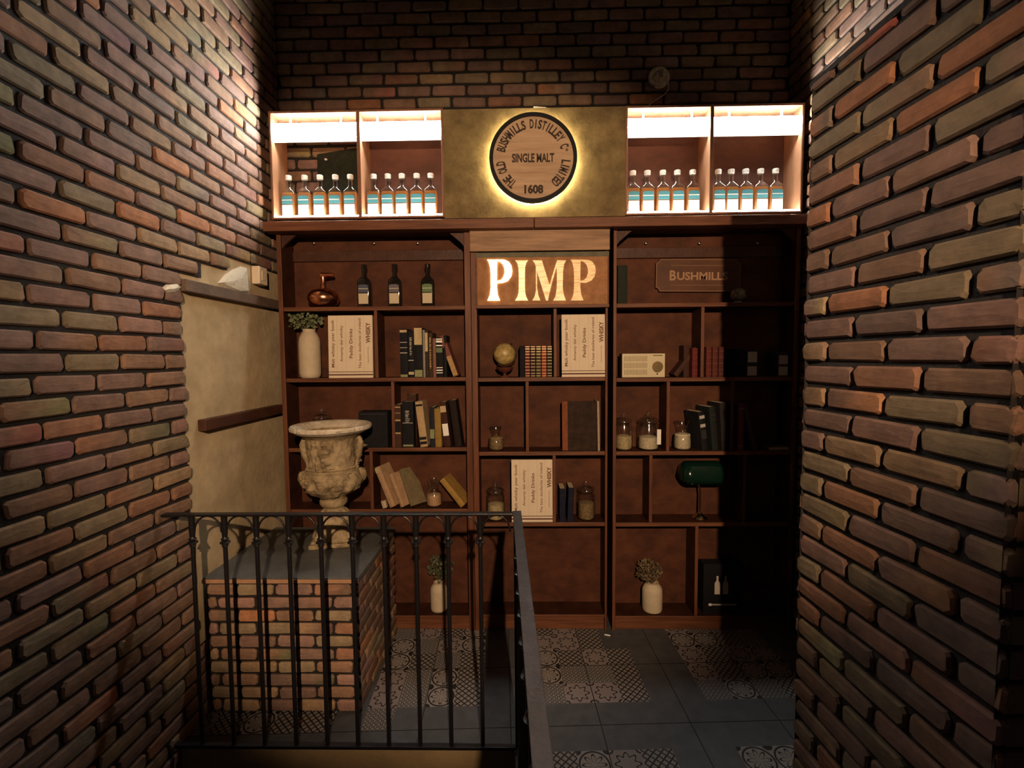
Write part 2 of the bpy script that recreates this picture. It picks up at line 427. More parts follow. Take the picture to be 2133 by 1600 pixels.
# floor: 15 cm cells, three to a tile, some printed with ornament
def tilemat(name, kind, a, c):
    m = bpy.data.materials.new(name); m.use_nodes = True; nt = m.node_tree; b = nt.nodes['Principled BSDF']
    L = nt.links.new
    uv = nt.nodes.new('ShaderNodeUVMap'); sp = nt.nodes.new('ShaderNodeSeparateXYZ'); L(uv.outputs[0], sp.inputs[0])
    def M(op, x, y=None, z=None):
        n = nt.nodes.new('ShaderNodeMath'); n.operation = op
        for i, q in enumerate((x, y, z)):
            if q is None: continue
            if isinstance(q, (int, float)): n.inputs[i].default_value = q
            else: L(q, n.inputs[i])
        return n.outputs[0]
    u = M('SUBTRACT', sp.outputs[0], 0.5); v = M('SUBTRACT', sp.outputs[1], 0.5)
    au = M('ABSOLUTE', u); av = M('ABSOLUTE', v)
    r = M('SQRT', M('ADD', M('MULTIPLY', u, u), M('MULTIPLY', v, v)))
    th = M('ARCTAN2', v, u)
    if kind == 0:    # diagonal lattice with dots
        s = M('SINE', M('MULTIPLY', M('ADD', u, v), 12.566)); t = M('SINE', M('MULTIPLY', M('SUBTRACT', u, v), 12.566))
        f = M('LESS_THAN', M('MINIMUM', M('ABSOLUTE', s), M('ABSOLUTE', t)), 0.42)
    elif kind == 1:  # eight-petalled flower in a ring
        pet = M('MULTIPLY', M('ABSOLUTE', M('COSINE', M('MULTIPLY', th, 4))), 0.30)
        f1 = M('LESS_THAN', M('ABSOLUTE', M('SUBTRACT', r, M('ADD', pet, 0.06))), 0.035)
        f2 = M('LESS_THAN', M('ABSOLUTE', M('SUBTRACT', r, 0.46)), 0.03)
        rc = M('SQRT', M('ADD', M('POWER', M('SUBTRACT', 0.5, au), 2), M('POWER', M('SUBTRACT', 0.5, av), 2)))
        f3 = M('LESS_THAN', rc, 0.16); f = M('MAXIMUM', M('MAXIMUM', f1, f2), f3)
    elif kind == 2:  # small interlaced circles
        s = M('MULTIPLY', M('SINE', M('MULTIPLY', u, 18.85)), M('SINE', M('MULTIPLY', v, 18.85)))
        f = M('LESS_THAN', M('ABSOLUTE', M('SUBTRACT', M('ABSOLUTE', s), 0.38)), 0.2)
    else:            # scalloped star outline
        st = M('ADD', 0.33, M('MULTIPLY', M('COSINE', M('MULTIPLY', th, 8)), 0.07))
        f1 = M('LESS_THAN', M('ABSOLUTE', M('SUBTRACT', r, st)), 0.03)
        rc = M('SQRT', M('ADD', M('POWER', M('SUBTRACT', 0.5, au), 2), M('POWER', M('SUBTRACT', 0.5, av), 2)))
        f2 = M('LESS_THAN', M('ABSOLUTE', M('SUBTRACT', rc, 0.12)), 0.03); f = M('MAXIMUM', f1, f2)
    mx = nt.nodes.new('ShaderNodeMix'); mx.data_type = 'RGBA'; L(f, mx.inputs[0])
    mx.inputs[6].default_value = (*a, 1); mx.inputs[7].default_value = (*c, 1); L(mx.outputs[2], b.inputs['Base Color'])
    b.inputs['Roughness'].default_value = 0.55; b.inputs['Specular IOR Level'].default_value = 0.3
    return m
blk = (0.012, 0.012, 0.014)
TM = [pmat('grey_floor_tile', (0.060, 0.064, 0.072), 0.5, var=0.25, vscale=12, bump=0.1),
      tilemat('lattice_tile', 0, (0.21, 0.19, 0.175), blk), tilemat('flower_tile', 1, (0.23, 0.21, 0.20), blk),
      tilemat('circle_tile', 2, (0.21, 0.20, 0.195), blk), tilemat('star_tile', 3, (0.20, 0.17, 0.17), blk),
      pmat('tile_joint', (0.01, 0.01, 0.011), 0.9)]
TS = 0.15
A0 = atZ(1252, 1510.5, 0.0)              # a crossing of tile joints
XH = atZ(1073, 1500, 0.0).x
p_h = atZ(1076, 1066, 1.0)
rnd = random.Random(3)
def cell_kind(i, j):
    if j in (0, -1):
        if i < -7 and j == 0 and i != -9: return 1+rnd.randrange(4)
        return 0
    m = i % 6
    if m in (2, 3): return 0
    if j >= 4 and i == 1: return 0
    return 1+rnd.randrange(4)
def floor_bm():
    bm = bmesh.new(); uvl = bm.loops.layers.uv.new('UVMap')
    for i in range(-20, 18):
        for j in range(-28, 14):
            k = cell_kind(i, j); g0u = 0.0025 if i % 3 == 0 else 0.0; g1u = 0.0025 if i % 3 == 2 else 0
            g0v = 0.0025 if j % 3 == 0 else 0.0; g1v = 0.0025 if j % 3 == 2 else 0
            a, b_, c, d = i*TS+g0u, (i+1)*TS-g1u, j*TS+g0v, (j+1)*TS-g1v
            vs = [bm.verts.new(A0+TU*x+TD*y) for x, y in ((a, c), (b_, c), (b_, d), (a, d))]
            f = bm.faces.new(vs); f.material_index = k
            for l, q in zip(f.loops, ((0, 0), (1, 0), (1, 1), (0, 1))): l[uvl].uv = q
    vs = [bm.verts.new(A0+TU*x+TD*y-Z_*0.002) for x, y in ((-3, -4.2), (2.7, -4.2), (2.7, 2.1), (-3, 2.1))]
    f = bm.faces.new(vs); f.material_index = 5
    return bm
def cut(bm, co, no):
    g = bm.verts[:]+bm.edges[:]+bm.faces[:]
    bmesh.ops.bisect_plane(bm, geom=g, plane_co=co, plane_no=no, clear_outer=True)
YH = 2.10
fl = bpy.data.meshes.new('floor')
big = bmesh.new()
for part in (0, 1):
    rnd.seed(3); bm = floor_bm()
    cut(bm, (0, YB+0.05, 0), (0, 1, 0)); cut(bm, (XR+0.05, 0, 0), (1, 0, 0)); cut(bm, (XL-0.05, 0, 0), (-1, 0, 0))
    cut(bm, (0, -2.3, 0), (0, -1, 0))
    if part == 0: cut(bm, (0, YH, 0), (0, -1, 0))
    else: cut(bm, (0, YH, 0), (0, 1, 0)); cut(bm, (XH, YH, 0), (-TU.x, -TU.y, 0))
    t = bpy.data.meshes.new('t'); bm.to_mesh(t); bm.free(); big.from_mesh(t)
big.to_mesh(fl); big.free()
for m_ in TM: fl.materials.append(m_)
flo = bpy.data.objects.new('floor', fl); COL.objects.link(flo); tag(flo, kind='structure')

# stairwell below the railing
M_SW = pmat('stairwell_plaster', (0.34, 0.24, 0.12), 0.9, var=0.25, vscale=4, bump=0.2)
MB().box(XL, XH+0.02, YH, YH+0.12, ZLOW, -0.004).build('wall_stairwell_back', M_SW)
tag(bpy.data.objects['wall_stairwell_back'], kind='structure')
sw = MB(); q0 = Vector((XH, YH, 0)); q1 = q0-TD*4.3
sw.add([q0+Z_*ZLOW, q1+Z_*ZLOW, q1-Z_*0.004, q0-Z_*0.004, q0+Z_*ZLOW+X_*.1, q1+Z_*ZLOW+X_*.1, q1-Z_*0.004+X_*.1, q0-Z_*0.004+X_*.1],
       [(0, 1, 2, 3), (4, 5, 6, 7), (0, 1, 5, 4), (2, 3, 7, 6), (1, 2, 6, 5), (0, 3, 7, 4)])
tag(sw.build('wall_stairwell_side', M_DARKW), kind='structure')
MB().box(XL-0.1, XH+0.3, -2.3, YH+0.1, ZLOW-0.1, ZLOW).build('floor_stairwell', TM[0]); tag(bpy.data.objects['floor_stairwell'], kind='structure')

# wooden rails screwed to the plaster
for nm, pa, pb, lab in (('wooden_batten', (384, 597), (556, 628), 'upper dark wooden batten fixed to the bare plaster, light catching its face'),
                        ('wooden_batten', (424, 880), (588, 856), 'lower black wooden batten across the middle of the bare plaster')):
    a = atX(*pa, XL+0.01); c = atX(*pb, XL+0.01); z = (a.z+c.z)/2; yb = YF+0.10
    o = MB().box(XL-0.022, XL+0.022, a.y, yb, z-0.030, z+0.030).build(nm, M_DARKW if 'lower' in lab else pmat('weathered_batten', (0.11, 0.075, 0.055), 0.7, var=0.3, bump=0.3), bevel=0.004)
    tag(o, lab, 'batten', 'wooden battens on the bare plaster')
# torn edge of white plaster around the top of the patch
def rubble(name, pts, thick, mat, lab):
    mb = MB(); n = len(pts); P = [atX(x, y, XL-0.01) for x, y in pts]; c = sum(P, Vector())/n
    vs = [Vector((XL-0.03, p.y, p.z)) for p in P]+[Vector((XL-0.005+random.uniform(0, thick*0.5), c.y+(p.y-c.y)*0.8, c.z+(p.z-c.z)*0.8)) for p in P]
    vs += [Vector((XL-0.005+random.uniform(thick*0.4, thick), c.y+(p.y-c.y)*0.45, c.z+(p.z-c.z)*0.45)) for p in P]+[Vector((XL+thick*0.7, c.y, c.z))]
    fs = []
    for k in (0, 1):
        for i in range(n): fs.append((k*n+i, k*n+(i+1) % n, (k+1)*n+(i+1) % n, (k+1)*n+i))
    for i in range(n): fs.append((2*n+i, 2*n+(i+1) % n, 3*n))
    o = mb.add(vs, fs).build(name, mat); tag(o, lab, kind='structure')
rubble('trim_2', [(455, 590), (470, 572), (488, 560), (505, 553), (517, 556), (519, 580), (521, 612), (500, 612), (478, 603)], 0.012, M_RUBBLE, 'clump of torn white plaster above the upper batten')
rubble('trim_3', [(332, 604), (345, 592), (368, 588), (378, 598), (366, 612), (345, 613)], 0.02, M_RUBBLE, 'small chip of white plaster at the patch corner')
t = thing('wall_switch', 'small cream box on the left wall just above the plaster patch', 'switch box', (XL+0.002, atX(538, 575, XL).y, atX(538, 575, XL).z))
MB().box(-0.02, 0.03, -0.045, 0.05, -0.055, 0.055).build('cover', M_CREAM, t, bevel=0.006)
MB().box(0.03, 0.034, -0.02, 0.02, -0.03, 0.03).build('rocker', M_CREAM, t, bevel=0.002)

# ------------------------------------------------------------------ bookcases
DEP = 0.185
SH = 0.027                               # board thickness
def board(mb, x0, x1, y0, y1, z0, z1): mb.box(x0, x1, y0, y1, z0, z1)
def xz(px, py, Y=YF): p = at(px, py, Y); return p.x, p.z
SHELF = {}
def bookcase(key, xl, xr, top, shelves, base, foot, dividers, label, lt, rtk, brackets, batten):
    """shelves: pixel rows of shelf top edges; dividers: list per row of pixel x; top row first"""
    x0 = xz(xl, 800)[0]; x1 = xz(xr, 800)[0]; zt = xz((xl+xr)/2, top)[1]; xm = (xl+xr)/2
    t = thing('bookcase', label, 'bookcase', ((x0+x1)/2, YF+DEP/2, 0), 0, 'brown bookcases side by side along the back wall')
    ox, oy = (x0+x1)/2, YF+DEP/2
    def P(name, a, mat, bev=0.003, par=None):
        mb = MB(); mb.box(a[0]-ox, a[1]-ox, a[2]-oy, a[3]-oy, a[4], a[5])
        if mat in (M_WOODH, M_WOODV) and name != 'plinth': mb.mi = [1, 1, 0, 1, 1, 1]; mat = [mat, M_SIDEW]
        return mb.build(name, mat, par or t, bevel=bev)
    P('side_panel', (x0, x0+lt, YF, YF+DEP, 0, zt), M_WOODV); P('side_panel', (x1-rtk, x1, YF, YF+DEP, 0, zt), M_WOODV)
    P('top_panel', (x0, x1, YF-0.012, YF+DEP, zt, zt+0.018), M_WOODH)
    P('back_panel', (x0+lt, x1-rtk, YF+DEP-0.012, YF+DEP-0.001, 0.0, zt), M_BACK, 0)
    zs = [xz(xm, s)[1] for s in shelves]; zb = xz(xm, base)[1]
    for i, z in enumerate(zs):
        P('shelf', (x0+lt, x1-rtk, YF+0.004, YF+DEP-0.012, z-SH, z), M_WOODH); SHELF[(key, i)] = z
    P('bottom_board', (x0+lt, x1-rtk, YF+0.004, YF+DEP-0.012, zb-0.02, zb), M_WOODH); SHELF[(key, len(zs))] = zb
    P('plinth', (x0+lt, x1-rtk, YF+0.02, YF+0.04, 0, zb-0.02), M_WOODH)
    rows = [zt]+[z for z in zs]+[zb]
    for r, ds in enumerate(dividers):
        zc0, zc1 = rows[r+1], rows[r]-(SH if r else 0)
        for d in ds:
            x = xz(d, 800+(1-2*0)*0)[0]
            P('divider', (x-0.011, x+0.011, YF+0.006, YF+DEP-0.012, zc0, zc1), M_WOODV)
    if batten:
        P('batten', (x0+lt, x1-rtk, YF+DEP-0.032, YF+DEP-0.012, zt-0.155, zt-0.085), M_DARKW)
        for bx in batten:
            x, z = xz(bx, 509, YF+DEP); bo = MB().ball((x-ox, YF+DEP-0.034-oy, z), 0.009, 10, 6, (1, .5, 1)).build('bolt', M_STEEL, t, smooth=True)
    for sgn in brackets:
        xa = x0+lt if sgn < 0 else x1-rtk; k = 1 if sgn < 0 else -1
        poly = [(xa-ox, zt), (xa+k*0.11-ox, zt), (xa+k*0.085-ox, zt-0.02), (xa+k*0.02-ox, zt-0.075), (xa-ox, zt-0.1)]
        MB().prism(poly, YF+0.01-oy, YF+0.03-oy).build('corner_bracket', M_DARKW, t)
    return t, x0, x1, zt
bcL = bookcase('L', 586, 983, 482, [638, 787, 933, 1061], 1283, 1313, [[], [785], [817], [768], []],
               'left bookcase with copper still, dark bottles and rows of old books', 0.03, 0.04, (-1, 1), [658, 782, 872])
bcC = bookcase('C', 983.5, 1266, 476, [630, 786, 941, 1089], 1281, 1312, [[], [1157], [1098], [1154], []],
               'narrow middle bookcase under the big lettered sign', 0.038, 0.016, (), None)
bcR = bookcase('R', 1277, 1661, 474, [630, 786, 940, 1089], 1284, 1315, [[], [1463], [1393, 1527], [1358, 1556], [1457]],
               'right bookcase half in shadow behind the brick pier, holding radio and lamp', 0.022, 0.03, (-1, 1), [1343, 1453, 1573])

# header board over the middle bookcase
a = at(978, 476, YF-0.02); c = at(1270, 521, YF-0.02)
o = MB().box(a.x, c.x, YF-0.03, YF+0.0, c.z, a.z).build('header_board', M_HEAD, bevel=0.004)
tag(o, 'worn wide brown board spanning the top of the middle bookcase', 'board')

# ------------------------------------------------------------------ cabinets with lamps over the bookcases
YC = YF-0.005
def cabinet(xl, xr, yt, yb, div, label, backs, ends):
    p0 = at(xl, yt, YC); p1 = at(xr, yb, YC); zt = at((xl+xr)/2, yt, YC).z; zb = at((xl+xr)/2, yb, YC).z
    x0, x1 = p0.x, p1.x; xd = at(div, (yt+yb)/2, YC).x; ox, oy = (x0+x1)/2, YC
    t = thing('display_cabinet', label, 'cabinet', (ox, oy, zb), 0, 'lit display cabinets above the bookcases')
    def P(name, a, mat, bev=0.002): return MB().box(a[0]-ox, a[1]-ox, a[2]-oy, a[3]-oy, a[4]-zb, a[5]-zb).build(name, mat, t, bevel=bev)
    D = 0.2
    P('side_panel', (x0, x0+0.014, YC, YC+D, zb, zt), M_CABW); P('side_panel', (x1-0.014, x1, YC, YC+D, zb, zt), M_CABW)
    P('top_panel', (x0+0.014, x1-0.014, YC, YC+D, zt-0.014, zt), M_CABW); P('bottom_panel', (x0+0.014, x1-0.014, YC, YC+D, zb, zb+0.014), M_CABW)
    P('divider', (xd-0.011, xd+0.011, YC, YC+D, zb+0.014, zt-0.014), M_CABW)
    for nm, a in (('edge_strip', (x0, x1, YC-0.004, YC, zt-0.014, zt)), ('edge_strip', (x0, x1, YC-0.004, YC, zb, zb+0.010)),
                  ('edge_strip', (x0, x0+0.012, YC-0.004, YC, zb+0.010, zt-0.014)), ('edge_strip', (x1-0.012, x1, YC-0.004, YC, zb+0.010, zt-0.014)),
                  ('edge_strip', (xd-0.011, xd+0.011, YC-0.004, YC, zb+0.010, zt-0.014))):
        P(nm, a, M_CABE, 0.001)
    for k, (a, c) in enumerate(((x0+0.014, xd-0.011), (xd+0.011, x1-0.014))):
        if backs[k]: P('back_panel', (a, c, YC+D-0.006, YC+D, zb+0.014, zt-0.014), M_CABB, 0)
        lt = thing('light_bar', ('glowing white light bar under the top of the ' +
              ('far left' if ends == 'L' and k == 0 else 'second' if ends == 'L' else 'third' if k == 0 else 'far right')+' cabinet bay'), 'light', ((a+c)/2, YC+0.014, zt-0.014), 0, 'light bars in the display cabinets')
        hw = (c-a)/2-0.001
        hs = MB(); hs.box(-hw, hw, 0.016, 0.022, -0.165, -0.060)
        for q in (-hw*.6, hw*.6): hs.box(q-0.006, q+0.006, 0.016, 0.022, -0.060, 0.0)
        hs.build('housing', M_WHITE, lt)
        df = MB().box(-hw, hw, -0.012, 0.0155, -0.138, -0.0600); df.mi = [2, 2, 0, 0, 1, 0]
        df.build('diffuser', [M_LED, M_LEDB, M_LEDE], lt)
        ls = MB().box(-hw, hw, -0.004, 0.004, 0, 0.008).build('light_strip', M_LED2, loc=((a+c)/2, YC+0.005, zb+0.0145))
        tag(ls, 'thin glowing strip along the lower front edge of the ' + ('far left' if ends == 'L' and k == 0 else 'second' if ends == 'L' else 'third' if k == 0 else 'far right')+' cabinet bay', 'light', 'thin light strips at the feet of the bottles')
        MB().box(-hw, hw, -0.012, 0.0155, -0.140, -0.0630).build('diffuser', M_LED, lt)
    return t, x0, x1, zt, zb, xd
M_LED2 = emat('warm_strip_led', (1.0, 0.93, 0.82), 160.0)
M_LED = emat('white_led_diffuser', (1.0, 0.97, 0.90), 74.0)
M_LEDE = emat('led_end_face', (1.0, 0.97, 0.90), 420.0)
M_LEDB = emat('strong_led_face', (1.0, 0.97, 0.90), 700.0)
cL = cabinet(559, 926, 229, 455, 748, 'left lit display cabinet whose first bay is open to the bricks behind', (False, True), 'L')
cR = cabinet(1303.5, 1670, 218, 446, 1482, 'right lit display cabinet with rosy back panels in both bays', (True, True), 'R')
# scrap of dark green board with its fixing, behind the open bay
g = [at(661, 322, YB-0.02), at(745, 308, YB-0.02), at(757, 440, YB-0.02), at(700, 440, YB-0.02), at(662, 372, YB-0.02)]
t = thing('green_board', 'dark green board scrap against the bricks in the open cabinet bay', 'board', (g[0].x, YB-0.02, g[0].z))
MB().prism([(p.x-g[0].x, p.z-g[0].z) for p in g], -0.004, 0.010).build('sheet', pmat('dark_green_paint', (0.014, 0.017, 0.011), 0.8, spec=0.1, var=0.4, vscale=30), t)
p = at(679, 333, YB-0.03)
MB().ball((p.x-g[0].x, -0.010, p.z-g[0].z), 0.012, 12, 8, (1.3, 1.2, 1)).build('bolt', M_STEEL, t, smooth=True)

# panel between the cabinets
a = at(926.5, 228, YC); c = at(1303, 449, YC)
zt = (cL[3]+cR[3])/2-0.004; zb2 = (cL[4]+cR[4])/2-0.006
o = MB().box(cL[2]+0.001, cR[1]-0.001, YC, YC+0.02, zb2, zt).build('sign_panel', M_PANEL); tag(o, 'ochre painted board between the two lit cabinets, carrying the round sign', 'panel')
# fascia boards
zf0 = at(1112, 474, YF-0.085).z; zf1 = at(1112, 453.5, YF-0.085).z; xj = at(1112, 462, YF).x
for xa, xb, lab in ((at(562, 462, YF).x, xj-0.002, 'left half of the long brown fascia board under the cabinets'), (xj+0.002, at(1670, 455, YF).x, 'right half of the long brown fascia board under the cabinets')):
    o = MB().box(xa, xb, YF-0.085, YF-0.006, zf0, zf1).build('fascia_board', M_WOODH, bevel=0.003); tag(o, lab, 'board', 'fascia boards under the cabinets')
for px, wz, wy, lab in ((1125, zt, YC+0.010, 'tiny pale sliver standing in for light leaking above the round sign'), (1130, zf1, YC-0.030, 'tiny pale sliver standing in for light leaking below the round sign')):
    o = MB().prism([(-0.04, 0.0), (0.04, 0.0), (0.04, 0.005), (-0.04, 0.010)], -0.008, 0.008).build('light_leak_sliver', M_WHITE, loc=(at(px, 340, wy).x, wy, wz)); tag(o, lab, 'light leak sliver', 'slivers standing in for light leaks around the sign panel')  # pale slivers added to stand in for light leaking past the panel

# round sign
cx = at(1110.5, 329, YC-0.06); RS = 0.272
t = thing('round_sign', 'round backlit barrel-head sign with black rim and curved distillery lettering', 'sign', (cx.x, YC, cx.z))
def disc(r0, r1, y0, y1, n=72):
    mb = MB(); vs = []; fs = []
    for i in range(n):
        a = 2*pi*i/n; ca, sa = cos(a), sin(a); vs += [(r0*ca, y0, r0*sa), (r1*ca, y0, r1*sa), (r1*ca, y1, r1*sa), (r0*ca, y1, r0*sa)]
    for i in range(n):
        j = (i+1) % n
        for k in range(4):
            l = (k+1) % 4; fs.append((i*4+k, i*4+l, j*4+l, j*4+k))
    return mb.add(vs, fs)
disc(0.0001, RS*0.925, -0.062, -0.045).build('face', wood('pale_oak_face', (0.40, 0.27, 0.17), (0.50, 0.35, 0.23), (1, 1, 9), rough=0.7), t)
disc(RS*0.915, RS, -0.072, -0.035).build('rim', M_BLACK, t, bevel=0.003)
disc(0.0001, RS*0.93, -0.045, -0.040).build('back_board', M_BLACK, t)
disc(RS*0.93, RS*0.98, -0.030, -0.010).build('light_ring', emat('warm_halo_led', (1.0, 0.80, 0.42), 65.0), t)
disc(0.03, RS*0.90, -0.040, 0.0).build('spacer', M_BLACK, t)
M_STEN = pmat('stencil_ink', (0.03, 0.018, 0.012), 0.8)
def arc(txt, a0, a1, r=0.205, h=0.052, w=0.022):
    n = len(txt); mb = MB()
    for i, ch in enumerate(txt):
        if ch == ' ': continue
        a = R(a0+(a1-a0)*i/(n-1)); hh, ww = (h, w) if ch not in 'o' else (0.022, 0.014)
        if ch == 'I': ww = 0.007
        rr = r+(0.012 if ch == 'o' else 0)
        text_into(mb, ch, rr*cos(a), rr*sin(a), -0.0632, hh, ww*1.1, a-pi/2, 0.035)
    mb.build('lettering', M_STEN, t)
arc('BUSHMILLS DISTILLEY Co', 165, 12); arc('LIMITED', -8, -49); arc('THE OLD', 231, 189)
mb = MB(); text_into(mb, 'SINGLE MALT', 0, -0.0, -0.0632, 0.050, 0.262, 0, 0.035); mb.build('lettering', M_STEN, t)
mb = MB(); text_into(mb, '1608', 0.003, -0.19, -0.0632, 0.048, 0.118, 0, 0.045); mb.build('lettering', M_STEN, t)

# PIMP sign
def cp6(x, y): return at(980+x/6.88, 460+y/6.88, YF-0.018)
a = cp6(95, 530); c = cp6(1965, 1190); ctr = cp6(1030, 860)
t = thing('letter_sign', 'glowing PIMP letters on a rusty orange board in the middle bookcase', 'sign', (ctr.x, YF-0.018, c.z))
MB().box(a.x-ctr.x, c.x-ctr.x, 0.0, 0.02, 0, a.z-c.z).build('board', wood('rusty_board', (0.26, 0.115, 0.045), (0.40, 0.20, 0.09), (1.5, 1, 1.5), rough=0.7, vs=8), t)
fr = MB(); W0, W1, HH = a.x-ctr.x, c.x-ctr.x, a.z-c.z
fr.box(W0-0.01, W1+0.01, -0.006, 0.02, -0.022, 0); fr.box(W0-0.01, W0, -0.006, 0.02, 0, HH); fr.box(W1, W1+0.008, -0.006, 0.02, 0, HH)
fr.build('frame', M_WOODH, t, bevel=0.002)
MB().box(W0-0.01, W1+0.008, -0.004, 0.02, HH, HH+0.030).build('top_strip', pmat('grey_green_strip', (0.10, 0.09, 0.05), 0.7, var=0.3, vscale=20), t)
def poly6(pts, dy=0.0):
    P = [cp6(*q) for q in pts]; return [(p.x-ctr.x, p.z-c.z) for p in P], dy
def letter(polys, mat):
    mb = MB()
    for k, pts in enumerate(polys):
        pl_, _ = poly6(pts); mb.prism(pl_, -0.010-0.0004*k, 0.0)
    return mb.build('letter', mat, t)
def Pshape(dx):
    stem = [(240, 560), (385, 560), (380, 700), (380, 960), (392, 1060), (425, 1145), (245, 1145), (280, 1060), (290, 960), (290, 780), (283, 680), (265, 605)]
    bowl = [(380, 558), (490, 562), (550, 590), (588, 645), (600, 720), (585, 800), (535, 865), (455, 895), (378, 895), (378, 865), (435, 850), (470, 810), (490, 745), (487, 690), (465, 630), (425, 590), (380, 578)]
    return [[(x+dx, y) for x, y in stem], [(x+dx, y) for x, y in bowl]]
I_ = [(640, 570), (825, 570), (798, 605), (783, 670), (780, 760), (780, 950), (785, 1040), (800, 1095), (825, 1145), (640, 1145), (670, 1095), (688, 1040), (692, 950), (692, 760), (686, 670), (670, 605)]
M_ = [[(935, 640), (952, 680), (954, 960), (972, 1070), (1000, 1145), (885, 1145), (920, 1085), (938, 1000)],
      [(890, 570), (1022, 572), (1140, 950), (1110, 1145), (1082, 1145), (950, 720), (925, 620)],
      [(1232, 590), (1248, 600), (1150, 960), (1112, 1120), (1128, 930)],
      [(1240, 570), (1370, 570), (1340, 625), (1325, 720), (1320, 960), (1335, 1060), (1365, 1145), (1185, 1145), (1220, 1075), (1235, 960), (1238, 760), (1232, 640)]]
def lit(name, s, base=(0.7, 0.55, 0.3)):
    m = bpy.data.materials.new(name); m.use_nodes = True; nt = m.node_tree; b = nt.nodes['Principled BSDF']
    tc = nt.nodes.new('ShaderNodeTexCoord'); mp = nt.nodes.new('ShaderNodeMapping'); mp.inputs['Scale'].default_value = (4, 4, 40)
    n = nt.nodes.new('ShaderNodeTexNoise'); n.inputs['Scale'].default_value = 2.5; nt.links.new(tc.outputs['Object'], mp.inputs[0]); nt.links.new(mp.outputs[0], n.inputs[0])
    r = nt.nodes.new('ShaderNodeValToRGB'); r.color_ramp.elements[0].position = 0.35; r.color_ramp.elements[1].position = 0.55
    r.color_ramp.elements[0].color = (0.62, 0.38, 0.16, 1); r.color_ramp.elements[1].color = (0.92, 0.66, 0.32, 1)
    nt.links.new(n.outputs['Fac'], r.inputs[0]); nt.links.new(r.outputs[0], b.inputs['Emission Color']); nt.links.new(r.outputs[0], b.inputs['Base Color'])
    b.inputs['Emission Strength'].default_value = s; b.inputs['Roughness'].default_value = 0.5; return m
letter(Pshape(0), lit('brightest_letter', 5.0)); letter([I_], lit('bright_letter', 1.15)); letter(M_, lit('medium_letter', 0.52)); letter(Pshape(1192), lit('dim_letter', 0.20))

# ------------------------------------------------------------------ bottles
def rounded_rect(w_, d_, z, k=4, r=0.35):
    pts = []; rr = min(w_, d_)*r
    for qx, qy, a0 in ((1, 1, 0), (-1, 1, 90), (-1, -1, 180), (1, -1, 270)):
        for i in range(k+1):
            a = R(a0+90*i/k); pts.append((qx*(w_-rr)+rr*cos(a), qy*(d_-rr)+rr*sin(a), z))
    return pts
def loft(mb, rings, mi=0):
    n = len(rings[0]); vs = [p for r in rings for p in r]; fs = []
    for k in range(len(rings)-1):
        for i in range(n): j = (i+1) % n; fs.append((k*n+i, k*n+j, (k+1)*n+j, (k+1)*n+i))
    fs.append(tuple(range(n-1, -1, -1))); fs.append(tuple((len(rings)-1)*n+i for i in range(n)))
    return mb.add(vs, fs, mi)
def bottle_proto(label, group, loc, h, hw, hd, glass, liquid, capm, bandm, lowm, line):
    t = thing('whiskey_bottle', label, 'bottle', loc, 0, group)
    prof = [(hw*.96, hd*.96, 0), (hw, hd, 0.006), (hw, hd, h*.56), (hw*.93, hd*.95, h*.62), (hw*.62, hd*.72, h*.675), (hw*.40, hd*.55, h*.72), (hw*.34, hw*.34, h*.75), (hw*.34, hw*.34, h*.9)]
    loft(MB(), [rounded_rect(a, b_, z, r=0.5 if z < h*.7 else 0.98) for a, b_, z in prof]).build('glass', glass, t, smooth=True)
    if liquid:
        pr2 = [(hw*.9, hd*.88, 0.008), (hw*.92, hd*.9, h*.54), (hw*.8, hd*.8, h*.60)]
        loft(MB(), [rounded_rect(a, b_, z, r=0.5) for a, b_, z in pr2]).build('whiskey', liquid, t, smooth=True)
    MB().lathe([(hw*.35, 0), (hw*.42, h*.012), (hw*.44, h*.085), (hw*.40, h*.1), (0.0001, h*.1)], 20).build('stopper', capm, t, loc=(0, 0, h*.9))
    y = -hd-0.0012
    mb = MB(); mb.prism([(-hw*.74, h*.335), (hw*.74, h*.335), (hw*.74, h*.50), (hw*.4, h*.525), (-hw*.4, h*.525), (-hw*.74, h*.50)], y, y+0.001)
    up_ = mb.build('upper_label', bandm, t)
    MB().box(-hw*.72, hw*.72, y-0.0006, y, h*.415, h*.437).build('label_stripe', line, up_)
    MB().box(-hw*.72, hw*.72, y, y+0.001, h*.075, h*.315).build('lower_label', lowm, t, bevel=0)
    return t
M_AMBER = glassmat('pale_amber_whiskey', (1.0, 0.70, 0.38), 0.05, body=(0.95, 0.50, 0.20), bodyw=0.45)
M_CLEAR = glassmat('clear_bottle_glass', (0.93, 0.95, 0.93), 0.14)
M_TEAL = paper('teal_paper', (0.10, 0.33, 0.38)); M_WPAPER = paper('white_paper', (0.85, 0.84, 0.8))
bh = at(636, 366, YC+0.075).z-(cL[4]+0.014)
proto = None
nameof = {0: 'far left', 1: 'second', 2: 'third', 3: 'far right'}
ordn = ['first', 'second', 'third', 'fourth', 'fifth']
bays = [([602.8, 636, 668, 700, 731], cL), ([779.5, 809, 838, 869, 898], cL), ([1318, 1348, 1380, 1410, 1442], cR), ([1495, 1522, 1552, 1583, 1614], cR)]
